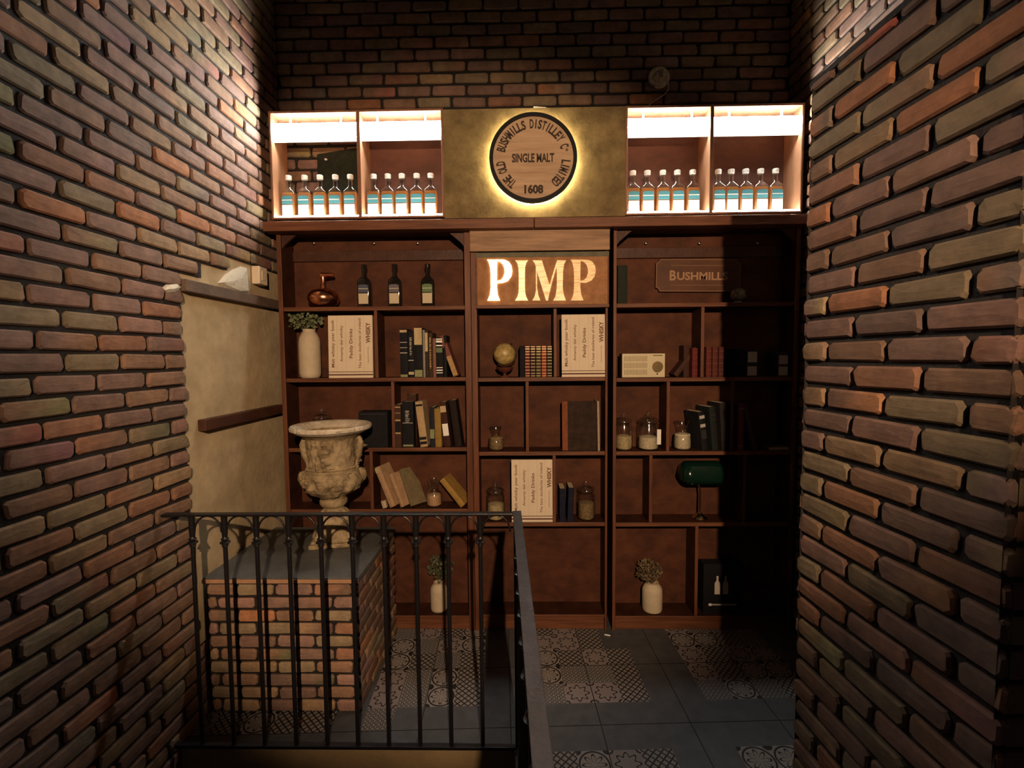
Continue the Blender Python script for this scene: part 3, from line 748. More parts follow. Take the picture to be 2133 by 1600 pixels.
for bi, (xs, cab) in enumerate(bays):
    for k, px in enumerate(xs):
        loc = Vector((at(px, 420, YC+0.075).x, YC+0.075, cab[4]+0.014))
        lab = f'amber whiskey bottle with teal label, {ordn[k]} from left in the {nameof[bi]} cabinet bay'
        if proto is None:
            proto = bottle_proto(lab, 'teal-labelled whiskey bottles in the lit cabinets', loc, bh, 0.0465, 0.030, M_CLEAR, M_AMBER, pmat('frosted_stopper', (0.55, 0.53, 0.48), 0.4), M_TEAL, M_WPAPER, M_WPAPER); o = proto
        else:
            o = copy_tree(proto)
        o.location = loc; o['label'] = lab
M_DKGLASS = pmat('dark_bottle_glass', (0.010, 0.008, 0.006), 0.08, spec=0.7, coat=0.5)
for px, col, lab in ((759.5, pmat('navy_label', (0.05, 0.06, 0.10), 0.5), 'dark whiskey bottle with navy label, nearest the copper still'),
                     (823, pmat('slate_label', (0.09, 0.08, 0.10), 0.5), 'dark whiskey bottle with slate-purple label, middle of the three on the top shelf'),
                     (891.5, pmat('green_label', (0.06, 0.13, 0.03), 0.5), 'dark whiskey bottle with green label, right of the three on the top shelf')):
    Y = YF+0.07; z = SHELF[('L', 0)]; hgt = at(px, 545, Y).z-at(px, 634, Y).z
    bottle_proto(lab, 'dark whiskey bottles on the top shelf', (at(px, 600, Y).x, Y, z), hgt, 0.044, 0.03, M_DKGLASS, None, M_DKGLASS, col, pmat('aged_label', (0.50, 0.43, 0.29), 0.7), pmat('grey_line', (0.35, 0.33, 0.28), 0.6))

# copper still
Y = YF+0.075; p = at(674, 618, Y); z = SHELF[('L', 0)]
t = thing('copper_still', 'small round copper pot still with bent spout on the top shelf', 'still', (p.x, Y, z))
M_COP = pmat('copper', (0.72, 0.30, 0.16), 0.22, metal=1.0, var=0.15, vscale=10)
MB().lathe([(0.03, 0), (0.055, 0.004), (0.088, 0.025), (0.102, 0.055), (0.098, 0.085), (0.075, 0.112), (0.045, 0.124), (0.022, 0.130), (0.019, 0.15)], 40).build('pot', M_COP, t, smooth=True)
MB().tube([(0, 0, 0.148), (0.0, 0, 0.165), (0.0, 0, 0.205)], [0.019, 0.014, 0.016], 16).build('neck', M_COP, t, smooth=True)
MB().tube([(-0.012, 0, 0.215), (0.0, 0, 0.215), (0.075, -0.004, 0.219)], [0.018, 0.018, 0.010], 16).build('spout', M_COP, t, smooth=True)

# ------------------------------------------------------------------ books
bm_cache = {}
def cmat(c, rough=0.6):
    key = 'book_cloth_%02x%02x%02x' % tuple(int(min(255, q*255*3)) for q in c)
    return pmat(key, c, 0.75, var=0.25, vscale=25, spec=0.12)
def book(x0, x1, top, bot, key, row, col, label, lean=0.0, yaw=0.0, depth=0.15, bands=None, bandm=None, lab=None, dy=0.0, group='old books on the shelves', pages=M_PAGES, cat='book', txt=None, extra=None, tm=None):
    Y = YF+0.012+dy; pc_ = at((x0+x1)/2, bot, Y); pt = at((x0+x1)/2, top, Y); z = SHELF[(key, row)]
    wd = (at(x1, bot, Y).x-at(x0, bot, Y).x); h = max(0.05, pt.z-at((x0+x1)/2, bot, Y).z)
    t = thing('book', label, cat, (pc_.x, Y, z+(wd/2*abs(sin(lean)))), 0, group, rot=(0, lean, yaw))
    wd = max(wd, 0.012); cv = MB(); e = min(0.0025, wd*.15); d = min(depth, DEP-0.03-dy)
    n = 6; sp = [(-wd/2, e*2)]
    # spine slightly rounded
    prof = [(-wd/2, 0.004)]+[(-wd/2+wd*i/n, 0.004-0.004*sin(pi*i/n)) for i in range(1, n)]+[(wd/2, 0.004)]
    prof += [(wd/2, d), (wd/2-e, d), (wd/2-e, 0.007), (-wd/2+e, 0.007), (-wd/2+e, d), (-wd/2, d)]
    m_ = len(prof); vs = [(x, y, 0) for x, y in prof]+[(x, y, h) for x, y in prof]
    fs = [tuple(range(m_)), tuple(range(2*m_-1, m_-1, -1))]+[(i, (i+1) % m_, (i+1) % m_+m_, i+m_) for i in range(m_)]
    cv.add(vs, fs); cv.build('cover', cmat(col), t)
    MB().box(-wd/2+e+.0002, wd/2-e-.0002, 0.0075, d-0.004, 0.003, h-0.003).build('pages', pages, t)
    if bands:
        mb = MB()
        for (a, b_) in bands: mb.box(-wd/2*.92, wd/2*.92, -0.0016, 0.003, h*a, h*b_)
        mb.build('spine_bands', bandm or M_GOLD, t)
    if lab:
        for (a, b_, mt) in lab: MB().box(-wd/2*.9, wd/2*.9, -0.0022, 0.003, h*a, h*b_).build('spine_label', mt, t)
    if txt:
        mb = MB(); q = random.Random(txt[0]); zz = h*(txt[0]-txt[1]/2)      # a worn, unreadable title: short strokes down the spine
        while zz < h*(txt[0]+txt[1]/2):
            l = q.uniform(0.003, 0.007); mb.box(-wd*.2, wd*q.uniform(.05, .22), -0.0028, 0.001, zz, zz+l*.5); zz += l+q.choice((0.001, 0.001, 0.004))
        mb.build('spine_title', tm or M_SILVER, t)
    return t
BLK = (0.012, 0.012, 0.014); BRN = (0.06, 0.03, 0.02); RED = (0.11, 0.022, 0.018); OLV = (0.05, 0.05, 0.03)
M_COV = pmat('cream_jacket', (0.46, 0.36, 0.20), 0.7, var=0.2, vscale=25); M_OLV = pmat('olive_label', (0.22, 0.24, 0.11), 0.7, var=0.3, vscale=60)
r4 = [(0.33, 0.345), (0.5, 0.515), (0.62, 0.635), (0.74, 0.75)]
g1 = 'books on the second shelf of the left bookcase'
book(834, 850, 682, 783, 'L', 1, BLK, 'black book with silver bars, first in the row beside the cream printed board', bands=[(.50, .515), (.61, .62), (.72, .73)], bandm=M_SILVER, lab=[(.01, .06, M_OLV), (.93, .98, M_COV)], group=g1)
book(851, 863, 686, 783, 'L', 1, BLK, 'black book with pale vertical title, second in the upper left row', txt=(.68, .4), lab=[(.36, .375, M_SILVER), (.06, .12, M_COV)], group=g1)
book(863.5, 881, 680, 783, 'L', 1, BLK, 'black book whose top third is cream, olive patch at its foot', lab=[(.66, 1.0, M_COV), (.01, .15, M_OLV)], group=g1)
book(881.5, 886, 684, 783, 'L', 1, (0.25, 0.23, 0.2), 'very thin pale grey book right of the cream-topped one', group=g1)
book(886.5, 892.5, 685, 783, 'L', 1, (0.04, 0.03, 0.025), 'thin dark book with cream streak down its upper spine', lab=[(.55, .95, M_COV)], group=g1)
book(893, 902, 690, 783, 'L', 1, (0.05, 0.03, 0.015), 'dark brown book with gold lettering running down the spine', txt=(.55, .7), tm=M_GOLD, group=g1)
book(902.5, 908.5, 702, 783, 'L', 1, (0.22, 0.11, 0.08), 'thin pinkish brown book in the upper left row', group=g1)
book(909, 923, 700, 783, 'L', 1, BLK, 'black book with white bands above and below a green title', bands=[(.94, .97), (.87, .92), (.78, .81), (.10, .12), (.16, .19), (.23, .25)], bandm=M_WHITE, lab=[(.62, .74, pmat('green_title', (0.08, 0.14, 0.05), 0.6))], group=g1)
book(924, 931, 696, 783, 'L', 1, BLK, 'thin plain black book just before the leaning reddish one', group=g1)
book(944, 955, 694, 783, 'L', 1, (0.17, 0.065, 0.05), 'worn reddish book leaning left at the end of the upper left row', lean=R(-19), lab=[(.02, .5, pmat('scuffed_tan', (0.36, 0.22, 0.09), 0.8, var=0.4, vscale=40))], group=g1)
g2 = 'books on the third shelf of the left bookcase'
book(748, 808, 856, 930, 'L', 2, BLK, 'big black box-like volume lying behind the stone urn', bands=[(.93, .95)], bandm=M_IRONTOP, pages=M_BLACK, group=g2)
book(818, 836, 842, 931, 'L', 2, BRN, 'dark brown book with gold bars, first right of the divider', bands=[(.93, .95), (.62, .65), (.32, .35), (.80, .81)], bandm=M_GOLD, lab=[(.36, .6, M_BLACK)], group=g2)
book(839, 862, 836, 931, 'L', 2, BLK, 'thick black book with faint silver title in the third-shelf row', bands=[(.53, .54)], bandm=M_SILVER, txt=(.68, .25), lab=[(.02, .06, M_OLV)], group=g2)
book(850, 868, 825, 931, 'L', 2, (0.05, 0.025, 0.02), 'tall brown book standing behind the thick black one', dy=0.07, depth=0.1, group=g2)
book(876, 891, 836, 931, 'L', 2, (0.42, 0.30, 0.17), 'tall cream book leaning left with two black squares at its foot', lean=R(-6), lab=[(.16, .22, M_BLACK), (.06, .12, M_BLACK), (.9, .94, M_BLACK)], group=g2)
book(896, 906, 848, 931, 'L', 2, (0.02, 0.02, 0.03), 'dark book with pale picture on the lower spine', lab=[(.22, .45, M_OLV)], group=g2)
book(907, 920, 851, 931, 'L', 2, (0.27, 0.17, 0.045), 'mustard yellow book in the third-shelf row', lean=R(-1), group=g2)
book(926, 939, 838, 931, 'L', 2, (0.05, 0.02, 0.016), 'dark brown book with white flash along the spine, leaning slightly', lean=R(-6), lab=[(.25, .52, M_WHITE), (.78, .92, M_COV)], group=g2)
book(948, 962, 834, 931, 'L', 2, (0.018, 0.012, 0.010), 'thick near-black book leaning at the right end of the third-shelf row', lean=R(-7), group=g2)
g3 = 'pale books fallen over on the fourth shelf'
M_PALE = (0.40, 0.26, 0.15); M_OL = (0.17, 0.135, 0.075)
book(811, 824, 972, 1060, 'L', 3, M_PALE, 'pale orange book leaning far left beside the urn', lean=R(-23), yaw=R(-14), dy=0.01, group=g3, lab=[(.86, .98, M_COV)])
book(833, 843, 988, 1060, 'L', 3, M_PALE, 'pale pinkish book leaning on the orange one, olive cover showing', lean=R(-25), yaw=R(-24), dy=0.01, group=g3)
book(853, 860, 980, 1060, 'L', 3, M_OL, 'olive-covered book leaning behind the two pale ones', lean=R(-27), yaw=R(-38), dy=0.03, group=g3)
book(958, 970, 990, 1060, 'L', 3, (0.33, 0.20, 0.055), 'golden brown book leaning left at the right end of the fourth shelf', lean=R(-40), yaw=R(-10), dy=0.01, group=g3)
t = book(797, 806, 1048, 1061, 'L', 3, (0.45, 0.36, 0.25), 'tiny pale block at the foot of the leaning books', lean=R(-14), depth=0.03, group=g3)
g4 = 'leather volumes beside the globe'
for x0, x1, cc, lb in ((1083, 1093, BLK, 'plain black volume nearest the globe'), (1094, 1104, (0.13, 0.03, 0.025), 'dark red gilt-banded volume, second from the globe'),
                       (1105.5, 1115.5, (0.05, 0.03, 0.025), 'brown-black gilt-banded volume, third from the globe'), (1117, 1127, (0.06, 0.055, 0.03), 'olive gilt-banded volume, fourth from the globe'),
                       (1128.5, 1138.5, (0.26, 0.055, 0.03), 'bright red gilt-banded volume, fifth from the globe'), (1140, 1150, (0.03, 0.035, 0.022), 'dark green gilt-banded volume against the divider')):
    book(x0, x1, 718, 784, 'C', 1, cc, lb, group=g4, bands=[] if cc == BLK else [(.96, .975), (.80, .815), (.72, .735), (.62, .63), (.52, .53), (.42, .43), (.32, .33), (.22, .23), (.12, .13), (.04, .05)],
         bandm=M_GOLD, lab=None if cc == BLK else [(.865, .925, M_COV)])
# big cover-out book
Y = YF+0.03; a = at(1171, 834, Y); c = at(1243, 936, Y); z = SHELF[('C', 2)]
t = thing('book', 'large dark brown book facing out with an orange-brown spine strip', 'book', (a.x, Y, z), 0, 'large books on the middle third shelf', rot=(R(-4), 0, 0))
W_, H_ = c.x-a.x, a.z-c.z
cb = MB(); cb.box(0.036, W_, 0, 0.004, 0, H_); cb.box(0.004, W_, 0.030, 0.034, 0, H_); cb.build('cover', pmat('mottled_dark_cover', (0.022, 0.011, 0.007), 0.7, spec=0.15, var=0.4, col2=(0.045, 0.024, 0.015), vscale=20), t)
MB().box(0, 0.038, -0.001, 0.034, 0, H_).build('spine', cmat((0.20, 0.065, 0.03)), t, bevel=0.003)
MB().box(0.038, W_-0.004, 0.004, 0.030, 0.003, H_-0.003).build('pages', M_PAGES, t)
book(1245.5, 1250, 832, 936, 'C', 2, (0.36, 0.30, 0.22), 'thin pale book at the right of the big dark one', group='large books on the middle third shelf', lean=R(-1))
g5 = 'dark blue books beside the jar'
book(1166, 1178, 1018, 1087, 'C', 3, (0.012, 0.014, 0.03), 'dark blue worn book next to the printed board', group=g5, bands=[(.8, .81), (.3, .31)], bandm=M_IRONTOP)
book(1182, 1194, 1016, 1087, 'C', 3, (0.012, 0.014, 0.03), 'dark blue worn book leaning toward the glass jar', group=g5, lean=R(2), bands=[(.7, .71)], bandm=M_IRONTOP)
g6 = 'books in the right bookcase'
book(1287, 1307, 548, 628, 'R', 0, (0.018, 0.024, 0.018), 'dark green box-like book alone on the top right shelf', group=g6, pages=M_BLACK)
book(1442, 1453, 722, 783, 'R', 1, RED, 'red ribbed book standing left of the upright divider', group=g6, bands=[(.85, .86), (.65, .66), (.45, .46), (.25, .26), (.1, .11)], bandm=cmat((0.22, 0.06, 0.05)))
book(1402, 1412, 712, 783, 'R', 1, (0.06, 0.028, 0.02), 'dark brown book slumped to the right beside the radio', lean=R(38), depth=0.11, dy=0.05, group=g6)
book(1424, 1438, 717, 783, 'R', 1, (0.05, 0.022, 0.018), 'dark brown book upright between the slumped one and the red one', depth=0.1, dy=0.06, group=g6)
for x0, x1, cc, lb in ((1471, 1482, (0.10, 0.025, 0.018), 'first red book right of the upright divider'), (1484, 1495, (0.09, 0.024, 0.02), 'second red book right of the upright divider'),
                       (1497, 1507, (0.07, 0.02, 0.02), 'third red book, fading into the shadow')):
    book(x0, x1, 720, 783, 'R', 1, cc, lb, group=g6, bands=[(.85, .86), (.65, .66), (.45, .46), (.25, .26), (.1, .11)], bandm=cmat((0.22, 0.08, 0.06)))
book(1536, 1554, 724, 783, 'R', 1, BLK, 'black book in the deep shadow of the upper right shelf', group=g6)
book(1556, 1577, 728, 783, 'R', 1, (0.05, 0.05, 0.055), 'shadowed book with two grey label patches', lab=[(.55, .95, M_SILVER), (.05, .4, M_SILVER)], group=g6)
book(1621, 1641, 731, 783, 'R', 1, (0.05, 0.05, 0.055), 'shadowed grey-labelled book near the right end', lab=[(.05, .4, M_SILVER), (.5, .85, M_SILVER)], group=g6)
book(1463, 1476, 856, 938, 'R', 2, BLK, 'large black book with flaking grey spine leaning left', lean=R(-8), yaw=R(16), group=g6, lab=[(.30, .52, M_IRONTOP), (.60, .68, M_SILVER), (.82, .9, M_SILVER)])
book(1484, 1498, 846, 938, 'R', 2, (0.014, 0.018, 0.016), 'large dark green book leaning beside the flaking black one', lean=R(-6), yaw=R(12), group=g6, bands=[(.8, .82), (.7, .71)], bandm=M_IRONTOP)
book(1504, 1520, 838, 938, 'R', 2, (0.02, 0.016, 0.016), 'third dark volume of the leaning group', lean=R(-4), yaw=R(8), group=g6)
book(1537, 1549, 842, 938, 'R', 2, (0.16, 0.045, 0.04), 'upright dull red book in the shaded row', group=g6, bands=[(.9, .91), (.1, .11)], bandm=M_GOLD)
book(1570, 1579, 840, 938, 'R', 2, (0.08, 0.045, 0.055), 'slim purple book leaning left in the shade', lean=R(-14), group=g6)
p = at(1615, 925, YF+0.06); o = thing('book', 'small grey book lying flat in the deep shade', 'book', (p.x, YF+0.06, SHELF[('R', 2)]), R(4), g6)
MB().box(-0.07, 0.07, -0.04, 0.05, 0, 0.022).build('cover', cmat((0.13, 0.13, 0.13)), o, bevel=0.002); MB().box(-0.066, 0.071, -0.041, 0.046, 0.003, 0.019).build('pages', M_PAGES, o)

# printed boards
def printed(x0, y0, x1, y1, key, row, lab, Yo=0.012):
    Y = YF+Yo; z = SHELF[(key, row)]; a = at(x0, y0, Y); c = at(x1, y1, Y); W_, H_ = c.x-a.x, a.z-z
    t = thing('printed_board', lab, 'printed board', ((a.x+c.x)/2, Y, z), 0, 'cream whisky year book boards', rot=(R(-2), 0, 0))
    MB().box(-W_/2, W_/2, 0, 0.018, 0, H_).build('panel', M_CREAM, t, bevel=0.001)
    mb = MB(); mb.box(-W_/2, W_/2, -0.0008, 0.0, H_*.040, H_*.062); mb.box(-W_/2, W_/2, -0.0008, 0.0, H_*.092, H_*.102); mb.build('stripes', pmat('dark_stripe', (0.10, 0.04, 0.03), 0.8), t)
    cz = H_*.55
    for txt, fx, fl_, hh, bo in (('Malt whisky year book', -.40, .76, .068, .012), ('Amanty del whisky', -.205, .58, .062, .008), ('Paddy Drinks', .01, .47, .072, .02), ('The best distilleries of ireland', .21, .80, .062, .008)):
        tx = MB(); text_into(tx, txt, W_*fx, cz, -0.0009, W_*hh, H_*fl_, pi/2, bo); tx.build('text_line', M_INK, t)
    tx = MB(); text_into(tx, 'WHISKY', W_*.40, H_*.72, -0.0009, W_*.095, H_*.33, pi/2, 0.035); tx.build('text_line', M_INK, t)
    tx = MB(); q = random.Random(5); zz = H_*.24
    while zz < H_*.50: l = q.uniform(.003, .007); tx.box(W_*.40-.003, W_*.40+.003*q.uniform(.2, 1), -0.0009, 0.0, zz, zz+l*.6); zz += l+.0012
    tx.build('small_print', M_INK, t)
    tx = MB()
    for fx in (-.30, -.10, .11, .305): tx.box(W_*fx-.0006, W_*fx+.0006, -0.0004, 0.0, H_*.10, H_)
    tx.build('grooves', pmat('faint_groove', (0.40, 0.32, 0.22), 0.8), t)
    return t
printed(681, 657, 777, 785, 'L', 1, 'cream printed board reading WHISKY sideways, between white vase and left divider')
printed(1170, 655, 1262, 785, 'C', 1, 'cream printed board reading WHISKY sideways, right of the leather volumes')
printed(1065, 959, 1153, 1088, 'C', 3, 'cream printed board reading WHISKY sideways, on the lower middle shelf behind the railing')

# ------------------------------------------------------------------ jars
M_JAR = glassmat('clear_jar_glass', (0.95, 0.95, 0.93), 0.16)
def jar(px, yt, yb, wpx, key, row, lab, fill, fm, lid=True, neck=False, Yo=0.08, label=False):
    Y = YF+Yo; z = SHELF[(key, row)]; x = at(px, yb, Y).x; h = at(px, yt, Y).z-at(px, yb, Y).z; r = wpx/2/(F/Y)*1.0
    t = thing('glass_jar', lab, 'jar', (x, Y, z), 0, 'glass storage jars on the shelves')
    hb = h*(0.72 if lid else 0.97)
    if neck: pf = [(r*.8, 0), (r*.97, h*.04), (r, h*.25), (r*.92, h*.45), (r*.55, h*.60), (r*.5, h*.70), (r*.8, hb)]
    else: pf = [(r*.85, 0), (r*.98, h*.02), (r, h*.08), (r, hb*.86), (r*.86, hb*.95), (r*.88, hb)]
    MB().lathe(pf, 36).build('body', M_JAR, t, smooth=True)
    fh = h*fill; rr = r*.94
    mb = MB().lathe([(rr*.8, 0.004), (rr*.96, 0.012), (rr*(.98), fh*.5), (rr*(.96 if not neck else .9), fh), (rr*.5, fh+r*.12), (0.0001, fh+r*.16)], 28, fn=lambda a, z_, q: random.uniform(-1, 1)*r*.03 if z_ > fh*.9 and q > .001 else 0)
    mb.build('contents', fm, t, smooth=True)
    if lid:
        l = MB().lathe([(r*.9, 0), (r*1.0, h*.02), (r*.98, h*.05), (r*.8, h*.10), (r*.4, h*.15), (r*.12, h*.17)], 32, c=(0, 0, hb)).build('lid', M_JAR, t, smooth=True)
        MB().ball((0, 0, hb+h*.215), r*.2, 14, 10).build('knob', M_JAR, l, smooth=True)
    if label: MB().box(r*.62, r*1.0, -r*.80, -r*.78, h*.16, h*.55).build('label', M_WHITE, t)
M_GRAIN = pmat('pale_grain', (0.45, 0.36, 0.20), 0.9, var=0.4, vscale=60, bump=0.8, bscale=120); M_SALT = pmat('coarse_white_grain', (0.60, 0.52, 0.36), 0.9, var=0.25, vscale=80, bump=0.8, bscale=150)
M_PINK = pmat('pinkish_powder', (0.45, 0.28, 0.16), 0.9, var=0.2, vscale=30, bump=0.4); M_MALT = pmat('brown_malt', (0.22, 0.15, 0.07), 0.9, var=0.5, vscale=70, bump=0.8, bscale=120)
jar(1034, 890, 941, 34, 'C', 2, 'small necked jar of olive grain on the third middle shelf', .52, M_MALT, lid=False, neck=True)
jar(1033, 1009, 1088, 38, 'C', 3, 'domed-lid jar of pinkish chips behind the railing end', .40, M_GRAIN)
jar(1221, 1006, 1087, 37, 'C', 3, 'domed-lid jar of brown malt right of the dark blue books', .42, M_MALT)
jar(1299, 858, 937, 36, 'R', 2, 'lidded jar of pale flakes nearest the left side of the right bookcase', .36, M_GRAIN)
jar(1350, 858, 937, 43, 'R', 2, 'widest lidded jar with white meal and a white label strip', .33, M_SALT, label=True)
jar(1421, 875, 936, 36, 'R', 2, 'small jar of coarse white grain beside the black books', .52, M_SALT, lid=False, neck=True)
jar(905, 1003, 1059, 34, 'L', 3, 'jar of cream powder between the fallen books', .42, M_PINK, lid=False, neck=True)
jar(672, 853, 932, 40, 'L', 2, 'jar whose lid just shows above the stone urn', .3, M_MALT)

# ------------------------------------------------------------------ globe, radio, lamp, vases
Y = YF+0.08; p = at(1051, 738, Y); z = SHELF[('C', 1)]; r = 23/(F/Y)
t = thing('globe', 'small yellowed globe on a wooden foot beside the leather volumes', 'globe', (p.x, Y, z))
gz = p.z-z
MB().ball((0, 0, gz), r, 32, 20).build('sphere', pmat('yellowed_map', (0.55, 0.42, 0.14), 0.45, var=0.0, col2=(0.12, 0.08, 0.04), vscale=30), t, smooth=True)
ax = Vector((sin(R(35)), 0, cos(R(35)))); 
MB().tube([Vector((0, 0, gz))+Matrix.Rotation(R(a_), 3, 'Y') @ Vector((0, -.02 if False else 0, 1))*(r*1.08) for a_ in range(35, 216, 12)], 0.0035, 8).build('meridian', M_DARKW, t, smooth=True)
MB().lathe([(0.03, 0), (0.032, 0.006), (0.012, 0.012), (0.009, 0.022), (0.02, 0.030), (0.045, 0.043), (0.058, 0.062), (0.060, 0.066)], 28).build('stand', wood('cherry_stand', (0.10, 0.03, 0.02), (0.16, 0.05, 0.03), (4, 4, 4)), t, smooth=True)
MB().tube([tuple(Vector((0, 0, gz))+ax*(r*1.0)), tuple(Vector((0, 0, gz))+ax*(r*1.2))], 0.006, 8).build('pin', M_BLACK, t)

Y = YF+0.02; a = at(1296, 737, Y); c = at(1385, 783, Y); z = SHELF[('R', 1)]; W_, H_ = c.x-a.x, a.z-z
t = thing('radio', 'cream vintage radio with slatted grille and brass dial', 'radio', ((a.x+c.x)/2, Y, z), R(0.5))
MB().box(-W_/2-.003, W_/2+.003, 0.004, 0.075, 0, H_+.003).build('case', pmat('dark_radio_case', (0.05, 0.03, 0.02), 0.5), t, bevel=0.006)
MB().box(-W_/2, W_/2, -0.001, 0.0045, 0.002, H_).build('front_panel', pmat('cream_plastic', (0.55, 0.48, 0.31), 0.45, var=0.08), t, bevel=0.002)
mb = MB()
for row_ in range(3):
    for k in range(16):
        x = -W_/2+0.014+k*(W_*.55/16); mb.box(x, x+0.003, -0.003, 0.0, H_*(.12+.28*row_), H_*(.34+.28*row_))
mb.build('grille', pmat('grille_brown', (0.20, 0.15, 0.06), 0.6), t)  # grille bars a darker brown than the panel
MB().tube([(W_*.32, 0.0, H_*.45), (W_*.32, -0.012, H_*.45)], H_*.22, 28).build('dial', pmat('brass', (0.55, 0.42, 0.20), 0.25, metal=1), t, smooth=True)
MB().tube([(W_*.32, 0.0, H_*.15), (W_*.32, -0.006, H_*.15)], H_*.03, 12).build('knob', M_BLACK, t)
MB().box(W_*.22, W_*.44, -0.002, 0.0, H_*.90, H_*.94).build('nameplate', pmat('dark_brass', (0.12, 0.10, 0.04), 0.5), t)

# plaque
def cpp(px, py): return at(px, py, YF+DEP-0.035)
A, C = cpp(1366, 541), cpp(1541, 607); cx_, cz_ = (A.x+C.x)/2, (A.z+C.z)/2; W2, H2 = (C.x-A.x)/2, (A.z-C.z)/2
t = thing('plaque', 'dark wooden BUSHMILLS plaque with notched corners on the top right shelf back', 'sign', (cx_, YF+DEP-0.03, cz_), rot=(0, R(0.8), 0))
def notch(w2, h2, n):
    pts = []
    for sx, sz, a0 in ((1, 1, 270), (-1, 1, 0), (-1, -1, 90), (1, -1, 180)):
        for i in range(5):
            a = R(a0-22.5*i) if True else 0
            pts.append((sx*w2+n*cos(a)*1.0, sz*h2+n*sin(a)*1.0))
    return pts
def notched(w2, h2, n):
    P = []
    for (sx, sz) in ((1, 1), (-1, 1), (-1, -1), (1, -1)):
        seg = []
        for i in range(5):
            a = R(90*i/4); seg.append((sx*(w2-n*cos(a)), sz*(h2-n*sin(a))))
        # order each corner so that the outline runs on counter-clockwise
        if sx*sz > 0: seg = [(sx*(w2-n*sin(R(90*i/4))), sz*(h2-n*cos(R(90*i/4)))) for i in range(5)]
        if sx*sz > 0: P += seg
        else: P += [(sx*(w2-n*cos(R(90*i/4))), sz*(h2-n*sin(R(90*i/4)))) for i in range(5)]
    return P
def loopc(pts):     # sort outline by angle round the corners of a wide rectangle
    return pts
NP = notched(W2, H2, 0.025)
MB().prism(NP, -0.010, 0.012).build('board', wood('plaque_wood', (0.075, 0.03, 0.016), (0.115, 0.048, 0.025), (1, 1, 3)), t)
mb = MB(); q = notched(W2-0.004, H2-0.004, 0.024); mb.tube([(x, -0.011, z_) for x, z_ in q], 0.0022, 6, closed=True)
mb.tube([(-W2*.65, -0.011, H2*.60), (W2*.65, -0.011, H2*.60)], 0.0015, 6); mb.tube([(-W2*.65, -0.011, -H2*.60), (W2*.65, -0.011, -H2*.60)], 0.0015, 6)
M_TAN = pmat('tan_relief', (0.30, 0.17, 0.09), 0.6)
mb.build('border', M_TAN, t)
mb = MB(); text_into(mb, 'B', -W2*.60, 0.0, -0.012, 0.064, 0.042, 0, 0.03); text_into(mb, 'USHMILLS', W2*.10, -0.004, -0.012, 0.050, W2*1.20, 0, 0.03); mb.build('lettering', M_TAN, t)
# lumpy glass ornament
Y = YF+0.05; p = at(1538, 615, Y); z = SHELF[('R', 0)]; r = 0.047
t = thing('glass_ornament', 'small round mottled glass ornament below the notched plaque', 'ornament', (p.x, Y, z))
MB().ball((0, 0, r*1.12), r, 24, 16, (1, 1, .98), fn=lambda d: 0.05*sin(d.x*13)*cos(d.z*11)+0.03*sin(d.y*17+d.z*9)).build('ball', pmat('mottled_glass', (0.30, 0.29, 0.20), 0.15, var=0.0, col2=(0.07, 0.05, 0.03), vscale=45, spec=0.8), t, smooth=True)
MB().lathe([(0.026, 0), (0.026, 0.006), (0.018, 0.012)], 20).build('foot', M_STEEL, t, smooth=True)

# banker's lamp
Y = YF+0.085; z = SHELF[('R', 3)]; pb = at(1457, 1090, Y); a = at(1412, 956, Y); c = at(1502, 1004, Y)
t = thing('desk_lamp', 'brass desk lamp with green glass shade on the fourth right shelf', 'lamp', (pb.x, Y, z))
M_BR = pmat('polished_brass', (0.62, 0.47, 0.26), 0.2, metal=1)
MB().lathe([(0.048, 0), (0.050, 0.006), (0.044, 0.016), (0.028, 0.028), (0.016, 0.036), (0.010, 0.045)], 28).build('base', M_BR, t, smooth=True)
zt_ = a.z-z; zs_ = c.z-z; xs0, xs1 = a.x-pb.x, c.x-pb.x+0.02
MB().tube([(0, 0, 0.04), (0, 0, 0.10), (0.001, 0, 0.175), (-0.004, 0, 0.215), (-0.014, 0, 0.243), (-0.03, 0, 0.262), (-0.03, 0, zs_+0.03)], 0.006, 10).build('stem', M_BR, t, smooth=True)
mb = MB(); n = 14; rings = []
NX = 16; rs = (zt_-zs_)*0.56
vs = []; fs = []
for i in range(NX+1):
    u = i/NX; x = xs0+(xs1-xs0)*u; e = min(u, 1-u)*NX; k = 1.0 if e > 3 else math.sqrt(max(0.04, 1-(1-e/3)**2))
    for j in range(n+1):
        an = R(-22+224*j/n); vs.append((x, -0.005-cos(an)*rs*k, zs_+rs*.75+sin(an)*rs*k*1.15-rs*.25))
for i in range(NX):
    for j in range(n): fs.append((i*(n+1)+j, (i+1)*(n+1)+j, (i+1)*(n+1)+j+1, i*(n+1)+j+1))
sh = mb.add(vs, fs).build('lamp_shade', pmat('green_glass', (0.003, 0.016, 0.010), 0.15, spec=0.5, coat=0.3), t, smooth=True)
so = sh.modifiers.new('thick', 'SOLIDIFY'); so.thickness = 0.003

